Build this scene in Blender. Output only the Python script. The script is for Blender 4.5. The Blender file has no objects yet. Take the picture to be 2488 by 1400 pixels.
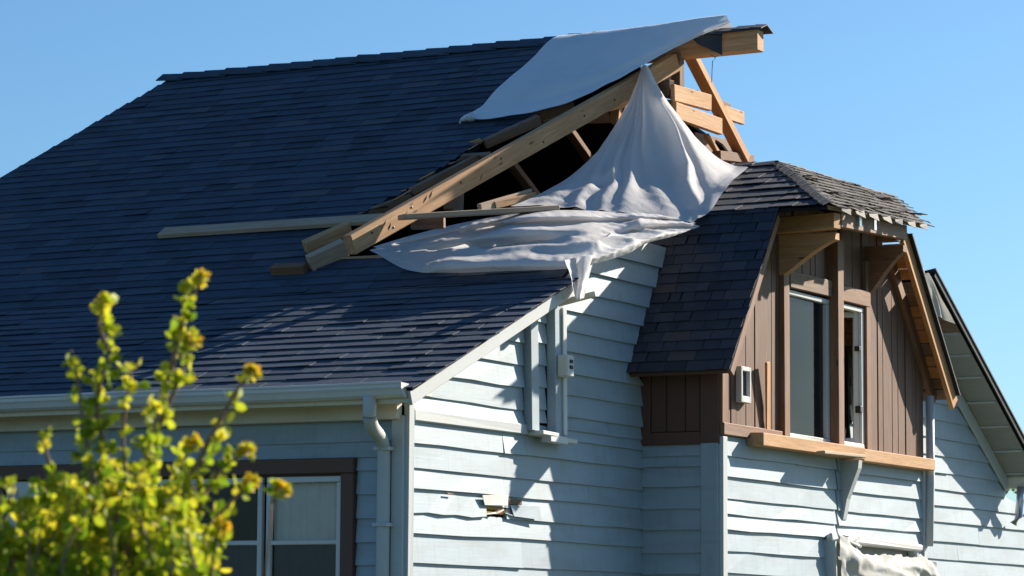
import bpy, bmesh, math, random
import numpy as np
from mathutils import Vector, Matrix, noise
R = random.Random(7)
rad = math.radians
sc = bpy.context.scene
COL = sc.collection

# ------------------------------------------------------------------ camera
FPX, YAW, PITCH, ROLL = 7360.0, .497, .1131, .006
fw = Vector((-math.sin(YAW)*math.cos(PITCH), math.cos(YAW)*math.cos(PITCH), math.sin(PITCH)))
rt0 = Vector((math.cos(YAW), math.sin(YAW), 0)); up0 = rt0.cross(fw)
rt = math.cos(ROLL)*rt0 + math.sin(ROLL)*up0; upv = rt.cross(fw)
CAM = Vector((12.16, -20.66, 1.6))
cam = bpy.data.cameras.new('camera'); cam_o = bpy.data.objects.new('camera', cam); COL.objects.link(cam_o)
cam_o.matrix_world = Matrix(((rt.x, upv.x, -fw.x, CAM.x), (rt.y, upv.y, -fw.y, CAM.y), (rt.z, upv.z, -fw.z, CAM.z), (0, 0, 0, 1)))
cam.sensor_width = 36; cam.lens = FPX/2488*36; cam.clip_start = .1; cam.clip_end = 3000
cam.dof.use_dof = True; cam.dof.focus_distance = 27.5; cam.dof.aperture_fstop = 5.0
sc.camera = cam_o

# ------------------------------------------------------------------ sky, sun, exposure
SUN = Vector((.35, .80, .455)).normalized()
world = bpy.data.worlds.new('World'); sc.world = world; world.use_nodes = True
wn = world.node_tree; bg = wn.nodes['Background']
sky = wn.nodes.new('ShaderNodeTexSky'); sky.sky_type = 'NISHITA'; sky.sun_disc = False
sky.sun_elevation = math.asin(SUN.z); sky.sun_rotation = math.atan2(SUN.x, SUN.y)
sky.air_density = 1.0; sky.dust_density = 1.0; sky.ozone_density = 5.0; sky.altitude = 300
wb = wn.nodes.new('ShaderNodeMix'); wb.data_type = 'RGBA'; wb.blend_type = 'MULTIPLY'; wb.inputs[0].default_value = 1; wb.inputs[7].default_value = (.82, 1.06, 1.14, 1)   # the photograph's white balance
wn.links.new(sky.outputs[0], wb.inputs[6]); wn.links.new(wb.outputs[2], bg.inputs[0]); bg.inputs[1].default_value = .051
sl = bpy.data.lights.new('sun', 'SUN'); sl.energy = 5.0; sl.angle = rad(.5); sl.color = (1, .90, .76)
so = bpy.data.objects.new('sun', sl); COL.objects.link(so); so.location = (30, 60, 45)
so.rotation_euler = SUN.to_track_quat('Z', 'Y').to_euler()
vs = sc.view_settings; vs.view_transform = 'Standard'; vs.look = 'None'; vs.gamma = 1; vs.use_curve_mapping = False
vs.exposure = 1.25

# ------------------------------------------------------------------ measuring helpers: where a sight line meets a real plane of the house
def ray(x, y): return fw + rt*((x-1244)/FPX) - upv*((y-700)/FPX)
def onX(x, y, X): r = ray(x, y); return CAM + r*((X-CAM.x)/r.x)
def onY(x, y, Y): r = ray(x, y); return CAM + r*((Y-CAM.y)/r.y)
def onP(x, y, p, n): r = ray(x, y); n = Vector(n); return CAM + r*((Vector(p)-CAM).dot(n)/r.dot(n))
def proj(p):
    v = Vector(p)-CAM; z = v.dot(fw); return (1244+FPX*v.dot(rt)/z, 700-FPX*v.dot(upv)/z, z)

# ------------------------------------------------------------------ materials
def newmat(name):
    m = bpy.data.materials.new(name); m.use_nodes = True
    return m, m.node_tree.nodes, m.node_tree.links, m.node_tree.nodes['Principled BSDF']
def tex(n, l, typ, scale=(1, 1, 1), coord='Object', **kw):
    tc = n.new('ShaderNodeTexCoord'); mp = n.new('ShaderNodeMapping'); mp.inputs['Scale'].default_value = scale
    l.new(tc.outputs[coord], mp.inputs[0]); t = n.new(typ)
    for k, v in kw.items():
        if k in t.inputs: t.inputs[k].default_value = v
        else: setattr(t, k, v)
    if coord == 'Object' and typ == 'ShaderNodeTexNoise':
        oi = n.new('ShaderNodeObjectInfo'); ml = n.new('ShaderNodeMath'); ml.operation = 'MULTIPLY'; ml.inputs[1].default_value = 37.0
        ad = n.new('ShaderNodeVectorMath'); ad.operation = 'ADD'
        l.new(oi.outputs['Random'], ml.inputs[0]); l.new(mp.outputs[0], ad.inputs[0]); l.new(ml.outputs[0], ad.inputs[1]); l.new(ad.outputs[0], t.inputs[0])
    else:
        l.new(mp.outputs[0], t.inputs[0])
    return t
def ramp(n, l, src, stops):
    r = n.new('ShaderNodeValToRGB'); e = r.color_ramp.elements
    while len(e) < len(stops): e.new(.5)
    for el, (p, c) in zip(e, stops): el.position = p; el.color = (*c, 1)
    l.new(src, r.inputs[0]); return r
def mix(n, l, fac, a, b, mode='MIX'):
    m = n.new('ShaderNodeMix'); m.data_type = 'RGBA'; m.blend_type = mode
    for i, v in ((0, fac), (6, a), (7, b)):
        if hasattr(v, 'links'): l.new(v, m.inputs[i])
        elif isinstance(v, tuple): m.inputs[i].default_value = (*v, 1)
        else: m.inputs[i].default_value = v
    return m.outputs[2]
def bump(n, l, b, h, strength=.3, dist=.01):
    bp = n.new('ShaderNodeBump'); bp.inputs['Strength'].default_value = strength; bp.inputs['Distance'].default_value = dist
    l.new(h, bp.inputs['Height']); l.new(bp.outputs[0], b.inputs['Normal'])

def shingle_mat(name, dark, mid, light, odd):
    m, n, l, b = newmat(name)
    at = n.new('ShaderNodeAttribute'); at.attribute_name = 'rnd'
    rp = ramp(n, l, at.outputs['Fac'], [(0, dark), (.45, mid), (.85, light), (1, odd)])
    g = tex(n, l, 'ShaderNodeTexNoise', (1, 1, 1), Scale=260, Detail=3, Roughness=.8)
    c = mix(n, l, .5, rp.outputs[0], ramp(n, l, g.outputs[0], [(.3, (.35, .35, .37)), (.7, (.9, .9, .92))]).outputs[0], 'MULTIPLY')
    g2 = tex(n, l, 'ShaderNodeTexNoise', (1, 1, 1), Scale=6, Detail=4)
    c2 = mix(n, l, ramp(n, l, g2.outputs[0], [(.5, (0, 0, 0)), (.8, (.5, .5, .5))]).outputs[0], c, light)
    l.new(c2, b.inputs['Base Color']); b.inputs['Roughness'].default_value = .72
    b.inputs['Specular IOR Level'].default_value = .4
    bump(n, l, b, g.outputs[0], .5, .004); return m
def wood_mat(name, a, c, grey=.25, greyc=(.28, .24, .21), rough=.75, knots=True):
    m, n, l, b = newmat(name)
    t = tex(n, l, 'ShaderNodeTexNoise', (1.2, 22, 22), Scale=1.6, Detail=8, Roughness=.65, Distortion=.6)
    rp = ramp(n, l, t.outputs[0], [(.3, a), (.55, tuple((x+y)/2 for x, y in zip(a, c))), (.72, c)])
    f = tex(n, l, 'ShaderNodeTexNoise', (4, 90, 90), Scale=2, Detail=4)
    c1 = mix(n, l, .35, rp.outputs[0], ramp(n, l, f.outputs[0], [(.35, (.45, .4, .36)), (.6, (1, 1, 1))]).outputs[0], 'MULTIPLY')
    w = tex(n, l, 'ShaderNodeTexNoise', (2, 4, 4), Scale=1.1, Detail=5)
    c2 = mix(n, l, ramp(n, l, w.outputs[0], [(.42, (0, 0, 0)), (.75, (grey*2, grey*2, grey*2))]).outputs[0], c1, greyc)
    if knots:
        v = tex(n, l, 'ShaderNodeTexVoronoi', (1.5, 5, 5), Scale=1.7)
        c2 = mix(n, l, ramp(n, l, v.outputs['Distance'], [(.05, (.85, .85, .85)), (.13, (0, 0, 0))]).outputs[0], c2, (.05, .028, .018))
    l.new(c2, b.inputs['Base Color']); b.inputs['Roughness'].default_value = rough; b.inputs['Specular IOR Level'].default_value = .25
    bump(n, l, b, f.outputs[0], .35, .004); return m
def paint_mat(name, base, dirt, rough=.5, amt=.5, spec=.3):
    m, n, l, b = newmat(name)
    t = tex(n, l, 'ShaderNodeTexNoise', (.9, 2, 3), Scale=1.6, Detail=7, Roughness=.62)
    c = mix(n, l, ramp(n, l, t.outputs[0], [(.45, (0, 0, 0)), (.8, (amt, amt, amt))]).outputs[0], base, dirt)
    s = tex(n, l, 'ShaderNodeTexNoise', (14, 14, .8), Scale=1.4, Detail=5)
    c = mix(n, l, ramp(n, l, s.outputs[0], [(.52, (0, 0, 0)), (.82, (amt*.7, amt*.7, amt*.7))]).outputs[0], c, dirt)
    sp = tex(n, l, 'ShaderNodeTexNoise', (1, 1, 1), Scale=34, Detail=3)
    c = mix(n, l, ramp(n, l, sp.outputs[0], [(.70, (0, 0, 0)), (.76, (.35, .35, .35))]).outputs[0], c, tuple(x*.5 for x in dirt))
    l.new(c, b.inputs['Base Color']); b.inputs['Roughness'].default_value = rough; b.inputs['Specular IOR Level'].default_value = spec
    g = tex(n, l, 'ShaderNodeTexNoise', (1.5, 40, 40), Scale=2, Detail=4)
    bump(n, l, b, g.outputs[0], .25, .003); return m
def flat_mat(name, c, rough=.6, metal=0, spec=.4):
    m, n, l, b = newmat(name)
    t = tex(n, l, 'ShaderNodeTexNoise', (1, 1, 1), Scale=9, Detail=5)
    l.new(mix(n, l, t.outputs[0], tuple(x*.75 for x in c), c), b.inputs['Base Color'])
    b.inputs['Roughness'].default_value = rough; b.inputs['Metallic'].default_value = metal; b.inputs['Specular IOR Level'].default_value = spec
    return m
def cloth_mat(name, base, dirt, transl=.12):
    m, n, l, b = newmat(name)
    t = tex(n, l, 'ShaderNodeTexNoise', (1, 1, 1), Scale=1.7, Detail=7, Roughness=.6)
    c = mix(n, l, ramp(n, l, t.outputs[0], [(.5, (0, 0, 0)), (.75, (.55, .55, .55))]).outputs[0], base, dirt)
    l.new(c, b.inputs['Base Color']); b.inputs['Roughness'].default_value = .9; b.inputs['Specular IOR Level'].default_value = .15
    f = tex(n, l, 'ShaderNodeTexNoise', (1, 1, 1), Scale=9, Detail=6, Roughness=.6, Distortion=.7)
    bump(n, l, b, f.outputs[0], .28, .03)
    tr = n.new('ShaderNodeBsdfTranslucent'); l.new(c, tr.inputs[0]); ms = n.new('ShaderNodeMixShader'); ms.inputs[0].default_value = transl
    l.new(b.outputs[0], ms.inputs[1]); l.new(tr.outputs[0], ms.inputs[2]); l.new(ms.outputs[0], n['Material Output'].inputs[0]); return m
def leaf_mat(name, stops, transl=.35):
    m, n, l, b = newmat(name)
    at = n.new('ShaderNodeAttribute'); at.attribute_name = 'rnd'
    rp = ramp(n, l, at.outputs['Fac'], stops)
    l.new(rp.outputs[0], b.inputs['Base Color']); b.inputs['Roughness'].default_value = .55; b.inputs['Specular IOR Level'].default_value = .3
    tr = n.new('ShaderNodeBsdfTranslucent'); l.new(rp.outputs[0], tr.inputs[0]); ms = n.new('ShaderNodeMixShader'); ms.inputs[0].default_value = transl
    l.new(b.outputs[0], ms.inputs[1]); l.new(tr.outputs[0], ms.inputs[2]); l.new(ms.outputs[0], n['Material Output'].inputs[0]); return m
def glass_mat(name, tint=(.9, .93, .95), haze=.0):
    m, n, l, b = newmat(name); n.remove(b)
    gl = n.new('ShaderNodeBsdfGlossy'); gl.inputs['Roughness'].default_value = .02
    tr = n.new('ShaderNodeBsdfTransparent'); tr.inputs[0].default_value = (*tint, 1)
    fr = n.new('ShaderNodeFresnel'); fr.inputs[0].default_value = 1.24
    t = tex(n, l, 'ShaderNodeTexNoise', (1, 1, 1), Scale=2.2, Detail=4)
    bp = n.new('ShaderNodeBump'); bp.inputs['Strength'].default_value = .06; l.new(t.outputs[0], bp.inputs['Height']); l.new(bp.outputs[0], gl.inputs['Normal'])
    ms = n.new('ShaderNodeMixShader'); l.new(fr.outputs[0], ms.inputs[0]); l.new(tr.outputs[0], ms.inputs[1]); l.new(gl.outputs[0], ms.inputs[2])
    out = ms.outputs[0]
    if haze:
        d = n.new('ShaderNodeBsdfDiffuse'); d.inputs[0].default_value = (.5, .5, .5, 1); m2 = n.new('ShaderNodeMixShader')
        l.new(ramp(n, l, t.outputs[0], [(.3, (haze*.3,)*3), (.75, (haze,)*3)]).outputs[0], m2.inputs[0]); l.new(out, m2.inputs[1]); l.new(d.outputs[0], m2.inputs[2]); out = m2.outputs[0]
    l.new(out, n['Material Output'].inputs[0]); return m

M = dict(
 shingle=shingle_mat('slate_blue_shingle', (.020, .036, .062), (.031, .055, .092), (.046, .076, .120), (.070, .082, .105)),
 dshingle=shingle_mat('charcoal_shingle', (.018, .024, .038), (.034, .041, .060), (.058, .062, .080), (.085, .062, .060)),
 hshingle=shingle_mat('weathered_shingle', (.045, .038, .035), (.075, .064, .058), (.115, .10, .092), (.17, .15, .135)),
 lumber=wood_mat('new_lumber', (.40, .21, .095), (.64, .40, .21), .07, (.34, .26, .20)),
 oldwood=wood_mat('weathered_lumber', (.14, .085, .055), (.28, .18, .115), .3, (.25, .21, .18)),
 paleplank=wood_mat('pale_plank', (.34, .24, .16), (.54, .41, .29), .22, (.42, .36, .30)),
 darkwood=wood_mat('shaded_timber', (.15, .08, .045), (.26, .15, .085), .2),  # darker timber, shade of the opening put into its colour
 orange=wood_mat('fresh_orange_board', (.42, .20, .08), (.60, .33, .14), .08),
 clad=wood_mat('brown_cladding', (.105, .052, .032), (.20, .110, .068), .16, (.19, .14, .12), .65, False),
 cladtrim=wood_mat('brown_trim', (.17, .085, .05), (.31, .17, .10), .2, (.22, .18, .16), .65),
 brownpaint=paint_mat('dark_brown_paint', (.115, .055, .036), (.10, .075, .065), .5, .4),
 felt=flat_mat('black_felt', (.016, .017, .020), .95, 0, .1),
 attic=flat_mat('attic_dark', (.012, .010, .009), .95, 0, .1),  # near black, the attic's darkness put into the surface colour
 siding=paint_mat('grey_blue_siding', (.315, .385, .435), (.22, .235, .235), .55, .62),
 trim=paint_mat('pale_trim', (.46, .49, .50), (.42, .41, .37), .5, .5),
 white=paint_mat('white_trim', (.60, .60, .585), (.52, .48, .40), .45, .5),
 cream=paint_mat('cream_fascia', (.66, .61, .51), (.48, .40, .29), .55, .6),
 soffit=paint_mat('grey_soffit', (.30, .30, .28), (.20, .18, .15), .7, .6),
 metal=flat_mat('galvanised_strap', (.65, .65, .66), .35, .8),
 black=flat_mat('black_plastic', (.015, .015, .016), .5),
 cloth=cloth_mat('canvas_sheet', (.80, .785, .785), (.66, .62, .58), .42),
 tarp=cloth_mat('grey_tarp', (.74, .78, .82), (.62, .65, .68), .16),
 scrap=cloth_mat('white_membrane', (.58, .58, .56), (.36, .33, .28), .2),
 glass=glass_mat('clear_glass'), dusty=glass_mat('dusty_glass', (.42, .45, .50), .03),
 curtain=flat_mat('curtain_fabric', (.88, .76, .62), .9), darkcurtain=flat_mat('dark_curtain', (.07, .07, .078), .9),
 room=flat_mat('dark_room', (.02, .018, .016), .95, 0, .1),  # near black colour stands in for unlit rooms
 rust=flat_mat('rusty_gold_insulation', (.50, .28, .05), .8),
 bark=wood_mat('shrub_bark', (.16, .10, .07), (.30, .21, .15), .2, knots=False),
 leaf=leaf_mat('shrub_leaf', [(0, (.045, .10, .008)), (.35, (.16, .27, .014)), (.7, (.40, .46, .022)), (1, (.66, .58, .035))], .5),
 bloom=leaf_mat('shrub_bloom', [(0, (.36, .42, .03)), (.55, (.66, .55, .03)), (1, (.68, .36, .02))], .45),
 treeleaf=leaf_mat('tree_leaf', [(0, (.04, .06, .015)), (.6, (.10, .12, .03)), (1, (.22, .19, .06))]),
)

# ------------------------------------------------------------------ builders
WORLD = {}
def put(o, parent=None, Mw=None):
    Mw = Mw or Matrix.Identity(4); COL.objects.link(o); WORLD[o.name] = Mw
    if parent is not None:
        o.parent = parent; o.matrix_basis = WORLD[parent.name].inverted() @ Mw
    else: o.matrix_basis = Mw
    return o
def tag(o, label=None, cat=None, group=None, kind=None):
    for k, v in (('label', label), ('category', cat), ('group', group), ('kind', kind)):
        if v: o[k] = v
    return o
def empty(name, loc, parent=None):
    o = bpy.data.objects.new(name, None); o.empty_display_size = .2
    return put(o, parent, Matrix.Translation(loc))
def meshdata(name, verts, faces, mat, smooth=False, rnd=None):
    me = bpy.data.meshes.new(name); me.from_pydata([tuple(v) for v in verts], [], faces); me.validate(); me.update()
    me.materials.append(mat)
    if smooth: me.polygons.foreach_set('use_smooth', [True]*len(me.polygons))
    if rnd is not None:
        a = me.attributes.new('rnd', 'FLOAT', 'FACE'); a.data.foreach_set('value', rnd if isinstance(rnd, list) else [rnd]*len(me.polygons))
    return me
def mobj(name, verts, faces, mat, parent=None, Mw=None, smooth=False, rnd=None):
    return put(bpy.data.objects.new(name, meshdata(name, verts, faces, mat, smooth, rnd)), parent, Mw)
def rvec(a): return Vector((R.uniform(-a, a), R.uniform(-a, a), R.uniform(-a, a)))
def frame(o, x, y, z):
    return Matrix(((x.x, y.x, z.x, o.x), (x.y, y.y, z.y, o.y), (x.z, y.z, z.z, o.z), (0, 0, 0, 1)))
BOXF = [(0, 3, 2, 1), (4, 5, 6, 7), (0, 1, 5, 4), (1, 2, 6, 5), (2, 3, 7, 6), (3, 0, 4, 7)]
def boxv(x0, x1, y0, y1, z0, z1):
    return [(x0, y0, z0), (x1, y0, z0), (x1, y1, z0), (x0, y1, z0), (x0, y0, z1), (x1, y0, z1), (x1, y1, z1), (x0, y1, z1)]
def bevelled(name, verts, faces, mat, bev):
    me = meshdata(name, verts, faces, mat)
    if bev:
        bm = bmesh.new(); bm.from_mesh(me)
        bmesh.ops.recalc_face_normals(bm, faces=bm.faces)
        bmesh.ops.bevel(bm, geom=list(bm.edges), offset=bev, segments=1, affect='EDGES', clamp_overlap=True)
        bm.to_mesh(me); bm.free()
    return me
def beam(name, p0, p1, w, h, mat, parent=None, up=Vector((0, 0, 1)), bev=.006, drop=0, wob=.004, cut=(0, 0)):
    """timber from p0 to p1; h along 'up', w sideways; its top centre line runs p0-p1 when drop=1, its axis when drop=0"""
    p0 = Vector(p0); p1 = Vector(p1); x = (p1-p0); L = x.length; x.normalize()
    y = up.cross(x).normalized(); z = x.cross(y)
    zo = -h/2*drop; v = []
    for sx in (0, L):
        j = [R.uniform(-wob, wob) for _ in range(4)]
        c = cut[0] if sx == 0 else cut[1]
        for (sy, sz), k in zip(((-w/2, -h/2), (w/2, -h/2), (w/2, h/2), (-w/2, h/2)), j):
            v.append((sx+(c if sz < 0 else 0), sy+k, sz+zo+k))
    f = [(3, 2, 1, 0), (4, 5, 6, 7), (0, 1, 5, 4), (1, 2, 6, 5), (2, 3, 7, 6), (3, 0, 4, 7)]
    o = bpy.data.objects.new(name, bevelled(name, v, f, mat, bev))
    return put(o, parent, frame(p0, x, y, z))
def box(name, lo, hi, mat, parent=None, bev=.004):
    lo = Vector(lo); hi = Vector(hi); c = (lo+hi)/2; d = (hi-lo)/2
    o = bpy.data.objects.new(name, bevelled(name, boxv(-d.x, d.x, -d.y, d.y, -d.z, d.z), BOXF, mat, bev))
    return put(o, parent, Matrix.Translation(c))
def slab(name, pts, n, t, mat, parent=None):
    """flat polygon with thickness t behind it (against n)"""
    n = Vector(n).normalized(); pts = [Vector(p) for p in pts]; k = len(pts)
    v = pts + [p-n*t for p in pts]
    f = [tuple(range(k)), tuple(range(2*k-1, k-1, -1))] + [(i, i+k, (i+1) % k+k, (i+1) % k) for i in range(k)]
    me = meshdata(name, v, f, mat); bm = bmesh.new(); bm.from_mesh(me); bmesh.ops.recalc_face_normals(bm, faces=bm.faces); bm.to_mesh(me); bm.free()
    return put(bpy.data.objects.new(name, me), parent)
def tube(name, pts, r, mat, parent=None, sides=8, closed_ends=True, radii=None, Mw=None, flat=1.0):
    pts = [Vector(p) for p in pts]; v = []; f = []; n = len(pts)
    ref = Vector((0, 0, 1))
    for i, p in enumerate(pts):
        d = (pts[min(i+1, n-1)]-pts[max(i-1, 0)]).normalized()
        a = d.cross(ref if abs(d.z) < .9 else Vector((1, 0, 0))).normalized(); b = d.cross(a)
        rr = radii[i] if radii else r
        for k in range(sides):
            an = 2*math.pi*(k+.5)/sides; v.append(p+a*math.cos(an)*rr+b*math.sin(an)*rr*flat)
    for i in range(n-1):
        for k in range(sides):
            k2 = (k+1) % sides; f.append((i*sides+k, i*sides+k2, (i+1)*sides+k2, (i+1)*sides+k))
    if closed_ends: f += [tuple(range(sides-1, -1, -1)), tuple(range((n-1)*sides, n*sides))]
    if Mw is not None:
        inv = Mw.inverted(); v = [inv @ q for q in v]
    o = mobj(name, v, f, mat, parent, Mw, True)
    return o

def lap_board(parent, O, A, N, t0b, t1b, t0t, t1t, z0, z1, mat=None, thick=.031, wav=.004, name='siding_board', nseg=None):
    """one clapboard: O origin of the wall plane, A along it, N out of it; bottom edge proud, top edge tucked"""
    mat = mat or M['siding']
    L = max(t1b-t0b, t1t-t0t)
    if L < .03 or z1-z0 < .012: return
    if L > 2.4 and R.random() < .45:     # a butt joint in a long board
        c = max(t0b, t0t)+(min(t1b, t1t)-max(t0b, t0t))*R.uniform(.25, .75)
        lap_board(parent, O, A, N, t0b, c-.002, t0t, c-.002, z0, z1, mat, thick, wav, name); lap_board(parent, O, A, N, c+.002, t1b, c+.002, t1t, z0, z1, mat, thick, wav, name); return
    n = nseg or max(2, min(5, int(L/.6)+1)); v = []; f = []
    c = O + A*((t0b+t1b)/2) + Vector((0, 0, (z0+z1)/2)); tm = (t0b+t1b)/2; zm = (z0+z1)/2
    tk = thick*R.uniform(.85, 1.2)
    for i in range(n+1):
        s = i/n; tb = t0b+(t1b-t0b)*s-tm; tt = t0t+(t1t-t0t)*s-tm; j = R.uniform(-wav, wav); q = R.uniform(-wav, wav)*.8
        v += [(tb, -.012, z0-zm), (tb, tk+q, z0-zm+j), (tt, .006, z1-zm), (tt, -.012, z1-zm)]
    for i in range(n):
        a = 4*i; b = a+4
        for k in range(4): f.append((a+k, a+(k+1) % 4, b+(k+1) % 4, b+k))
    f += [(3, 2, 1, 0), (4*n, 4*n+1, 4*n+2, 4*n+3)]
    Mw = Matrix(((A.x, N.x, 0, c.x), (A.y, N.y, 0, c.y), (0, 0, 1, c.z), (0, 0, 0, 1)))
    o = mobj(name, v, f, mat, parent, Mw)
    me = o.data; bm = bmesh.new(); bm.from_mesh(me); bmesh.ops.recalc_face_normals(bm, faces=bm.faces); bm.to_mesh(me); bm.free()
    return o

def ranges(poly, v):
    xs = []
    for (u0, v0), (u1, v1) in zip(poly, poly[1:]+poly[:1]):
        if (v0 <= v) != (v1 <= v): xs.append(u0+(u1-u0)*(v-v0)/(v1-v0))
    xs.sort(); return list(zip(xs[::2], xs[1::2]))
SHV = {}
def shingle_geo(w, ln, th, lift, twist):
    # local x along course, y up the slope, z out of roof; butt edge at y=0
    z0 = .003
    return [(-w/2, 0, z0+lift), (w/2, 0, z0+lift+twist), (w/2, ln, z0), (-w/2, ln, z0),
            (-w/2, 0, z0+lift+th), (w/2, 0, z0+lift+th+twist), (w/2, ln, z0+.003), (-w/2, ln, z0+.003)]
def shingles(name, parent, O, A, S, poly, expo, width, mat, nparts, jit=.006, lift=.012, rough=.0, th=.007):
    """courses of shingles over polygon (u,v): point = O + A*u + S*v.  The nearest nparts are single parts, the rest one stuff part"""
    N = A.cross(S).normalized(); items = []
    vmin = min(p[1] for p in poly); vmax = max(p[1] for p in poly); k = 0; v = vmin
    while v < vmax-.03:
        vm = min(v+expo*.5, vmax-.01)
        for (a, b) in ranges(poly, vm):
            u = a-R.uniform(0, width)*(.5 if k % 2 else 1)
            while u < b:
                w = width*R.choice((.62, .8, 1.0, 1.0, 1.15, 1.3)); ua = max(u, a+R.uniform(-jit, jit)); ub = min(u+w, b+R.uniform(-jit, jit)*2)
                if ub-ua > .03:
                    items.append((ua, ub, v+R.uniform(-jit, jit)*.6, min(expo*1.25, vmax-v+.02)))
                u += w
        v += expo; k += 1
    def key(it):
        p = O+A*((it[0]+it[1])/2)+S*it[2]; q = proj(p)
        return q[2]+(1000 if not (-30 < q[0] < 2518 and -30 < q[1] < 1430) else 0)
    items.sort(key=key)
    sv = []; sf = []; sr = []
    for i, (ua, ub, v, ln) in enumerate(items):
        w = ub-ua-(.002 if name != 'dormer_shingle' else .006); p = O+A*((ua+ub)/2)+S*v; rv = min(1, max(0, R.gauss(.45, .28)))
        lf = lift*R.uniform(.6, 1.4)+(R.random() < rough)*R.uniform(.01, .05); tw = R.gauss(0, .002)+(R.random() < rough)*R.uniform(-.02, .03)
        an = R.gauss(0, .006)+(R.random() < rough)*R.gauss(0, .08); a2 = A*math.cos(an)+S*math.sin(an); s2 = S*math.cos(an)-A*math.sin(an)
        Mw = frame(p, a2, s2, N)
        if i < nparts:
            kk = (name, round(w*25), round(ln*50), R.randint(0, 3))
            if kk not in SHV or rough:
                SHV[kk] = meshdata(name, shingle_geo(w, ln, th, lf, tw), BOXF, mat, rnd=rv)
            put(bpy.data.objects.new(name, SHV[kk]), parent, Mw)
        else:
            b = len(sv); sv += [Mw @ Vector(q) for q in shingle_geo(w, ln, th, lf, tw)]
            sf += [tuple(b+x for x in q) for q in BOXF]; sr += [rv]*6
    if sv:
        tag(mobj(name+'_field', sv, sf, mat, parent, None, False, sr), kind='stuff')
def caps(name, parent, P0, P1, side_a, side_b, step, half, mat, ln=None, th=.012, start=0):
    """bent ridge tiles overlapping along P0-P1; side_a/side_b are the downhill directions"""
    P0 = Vector(P0); P1 = Vector(P1); d = P1-P0; L = d.length; d.normalize(); n = int(L/step)
    up = (-(side_a+side_b)).normalized()
    for i in range(n+1):
        ln_ = min((ln or step*1.25), L-i*step+.03)
        if ln_ < .06: continue
        h = half*R.uniform(.9, 1.1); l0 = .016+R.uniform(0, .012); v = []
        for s, z in ((0, l0), (ln_, .004)):
            for q in (side_a*h, Vector((0, 0, 0)), side_b*h):
                v.append(d*s+q+up*(z+th)); v.append(d*s+q+up*z)
        f = [(0, 2, 8, 6), (2, 4, 10, 8), (1, 7, 9, 3), (3, 9, 11, 5), (0, 1, 3, 2), (2, 3, 5, 4), (6, 8, 9, 7), (8, 10, 11, 9), (0, 6, 7, 1), (4, 5, 11, 10)]
        o = mobj(name, v, f, mat, parent, Matrix.Translation(P0+d*(i*step)), rnd=min(1, max(0, R.gauss(.4, .2))))

def catmull(p0, p1, p2, p3, s):
    return .5*((2*p1)+(p2-p0)*s+(2*p0-5*p1+4*p2-p3)*s*s+(3*p1-p0-3*p2+p3)*s**3)
def spline(ps, s):
    n = len(ps)-1; x = s*n; i = min(int(x), n-1); f = x-i
    g = lambda k: ps[k] if 0 <= k <= n else (2*ps[0]-ps[1] if k < 0 else 2*ps[n]-ps[n-1])
    return catmull(g(i-1), g(i), g(i+1), g(i+2), f)

# ------------------------------------------------------------------ ground
gm, gn, gl_, gb = newmat('dry_grass_ground')
t = tex(gn, gl_, 'ShaderNodeTexNoise', (1, 1, 1), Scale=.35, Detail=9, Roughness=.65)
gl_.new(ramp(gn, gl_, t.outputs[0], [(.3, (.025, .04, .015)), (.55, (.05, .065, .025)), (.75, (.09, .085, .05))]).outputs[0], gb.inputs['Base Color'])
gb.inputs['Roughness'].default_value = .95
gv = []; gf = []; G = 24; rs = [0]+[3*1.42**i for i in range(18)]
for r in rs[1:]:
    for k in range(G):
        a = 2*math.pi*k/G; x, y = r*math.cos(a), r*math.sin(a)
        gv.append((x, y, -.02 + .12*noise.noise((x*.05, y*.05, 0)) * (r > 25) - .002))
gv.append((0, 0, -.02)); c0 = len(gv)-1
for i in range(len(rs)-2):
    for k in range(G): gf.append((i*G+k, i*G+(k+1) % G, (i+1)*G+(k+1) % G, (i+1)*G+k))
for k in range(G): gf.append((c0, (k+1) % G, k))
tag(mobj('ground', gv, gf, gm, smooth=True), kind='structure')

# ------------------------------------------------------------------ the house
XL = -9.0
house = empty('house', (0, 0, 0))
tag(house, 'storm damaged pale blue house with dark shingled roof torn open at its gable end', 'house')
AX, AY, AZ = Vector((1, 0, 0)), Vector((0, 1, 0)), Vector((0, 0, 1))
# roof profile in (t, z)
E0 = (-.48, 3.47); K0 = (2.3, 4.62); RG = (6.96, 7.75); F1 = (14.35, 3.50)
def roofz(t):
    if t < K0[0]: return E0[1]+(t-E0[0])*(K0[1]-E0[1])/(K0[0]-E0[0])
    if t < RG[0]: return K0[1]+(t-K0[0])*(RG[1]-K0[1])/(RG[0]-K0[0])
    return RG[1]+(t-RG[0])*(F1[1]-RG[1])/(F1[0]-RG[0])
Slo = Vector((0, K0[0]-E0[0], K0[1]-E0[1])); Llo = Slo.length; Slo.normalize(); Nlo = AX.cross(Slo)
Sup = Vector((0, RG[0]-K0[0], RG[1]-K0[1])); Lup = Sup.length; Sup.normalize(); Nup = AX.cross(Sup)
Sfar = Vector((0, RG[0]-F1[0], RG[1]-F1[1])); Lfar = Sfar.length; Sfar.normalize(); Nfar = Sfar.cross(AX)
if Nfar.z < 0: Nfar = -Nfar
OE = Vector((0, *E0)); OK = Vector((0, *K0)); OR = Vector((0, *RG))
def up_uv(px, py, off=0): p = onP(px, py, OK+Nup*off, Nup); return p
def uvof(p): q = p-OK; return (q.x, q.dot(Sup))

roof = empty('main_roof', (0, 0, 0), house)
OVX = .34
# lower, flatter pitch above the eave
lo_poly = [(XL, 0), (OVX, 0), (OVX, Llo), (XL, Llo)]
slab('roof_deck', [OE+AX*u+Slo*v for u, v in lo_poly], Nlo, .02, M['felt'], roof)
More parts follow.
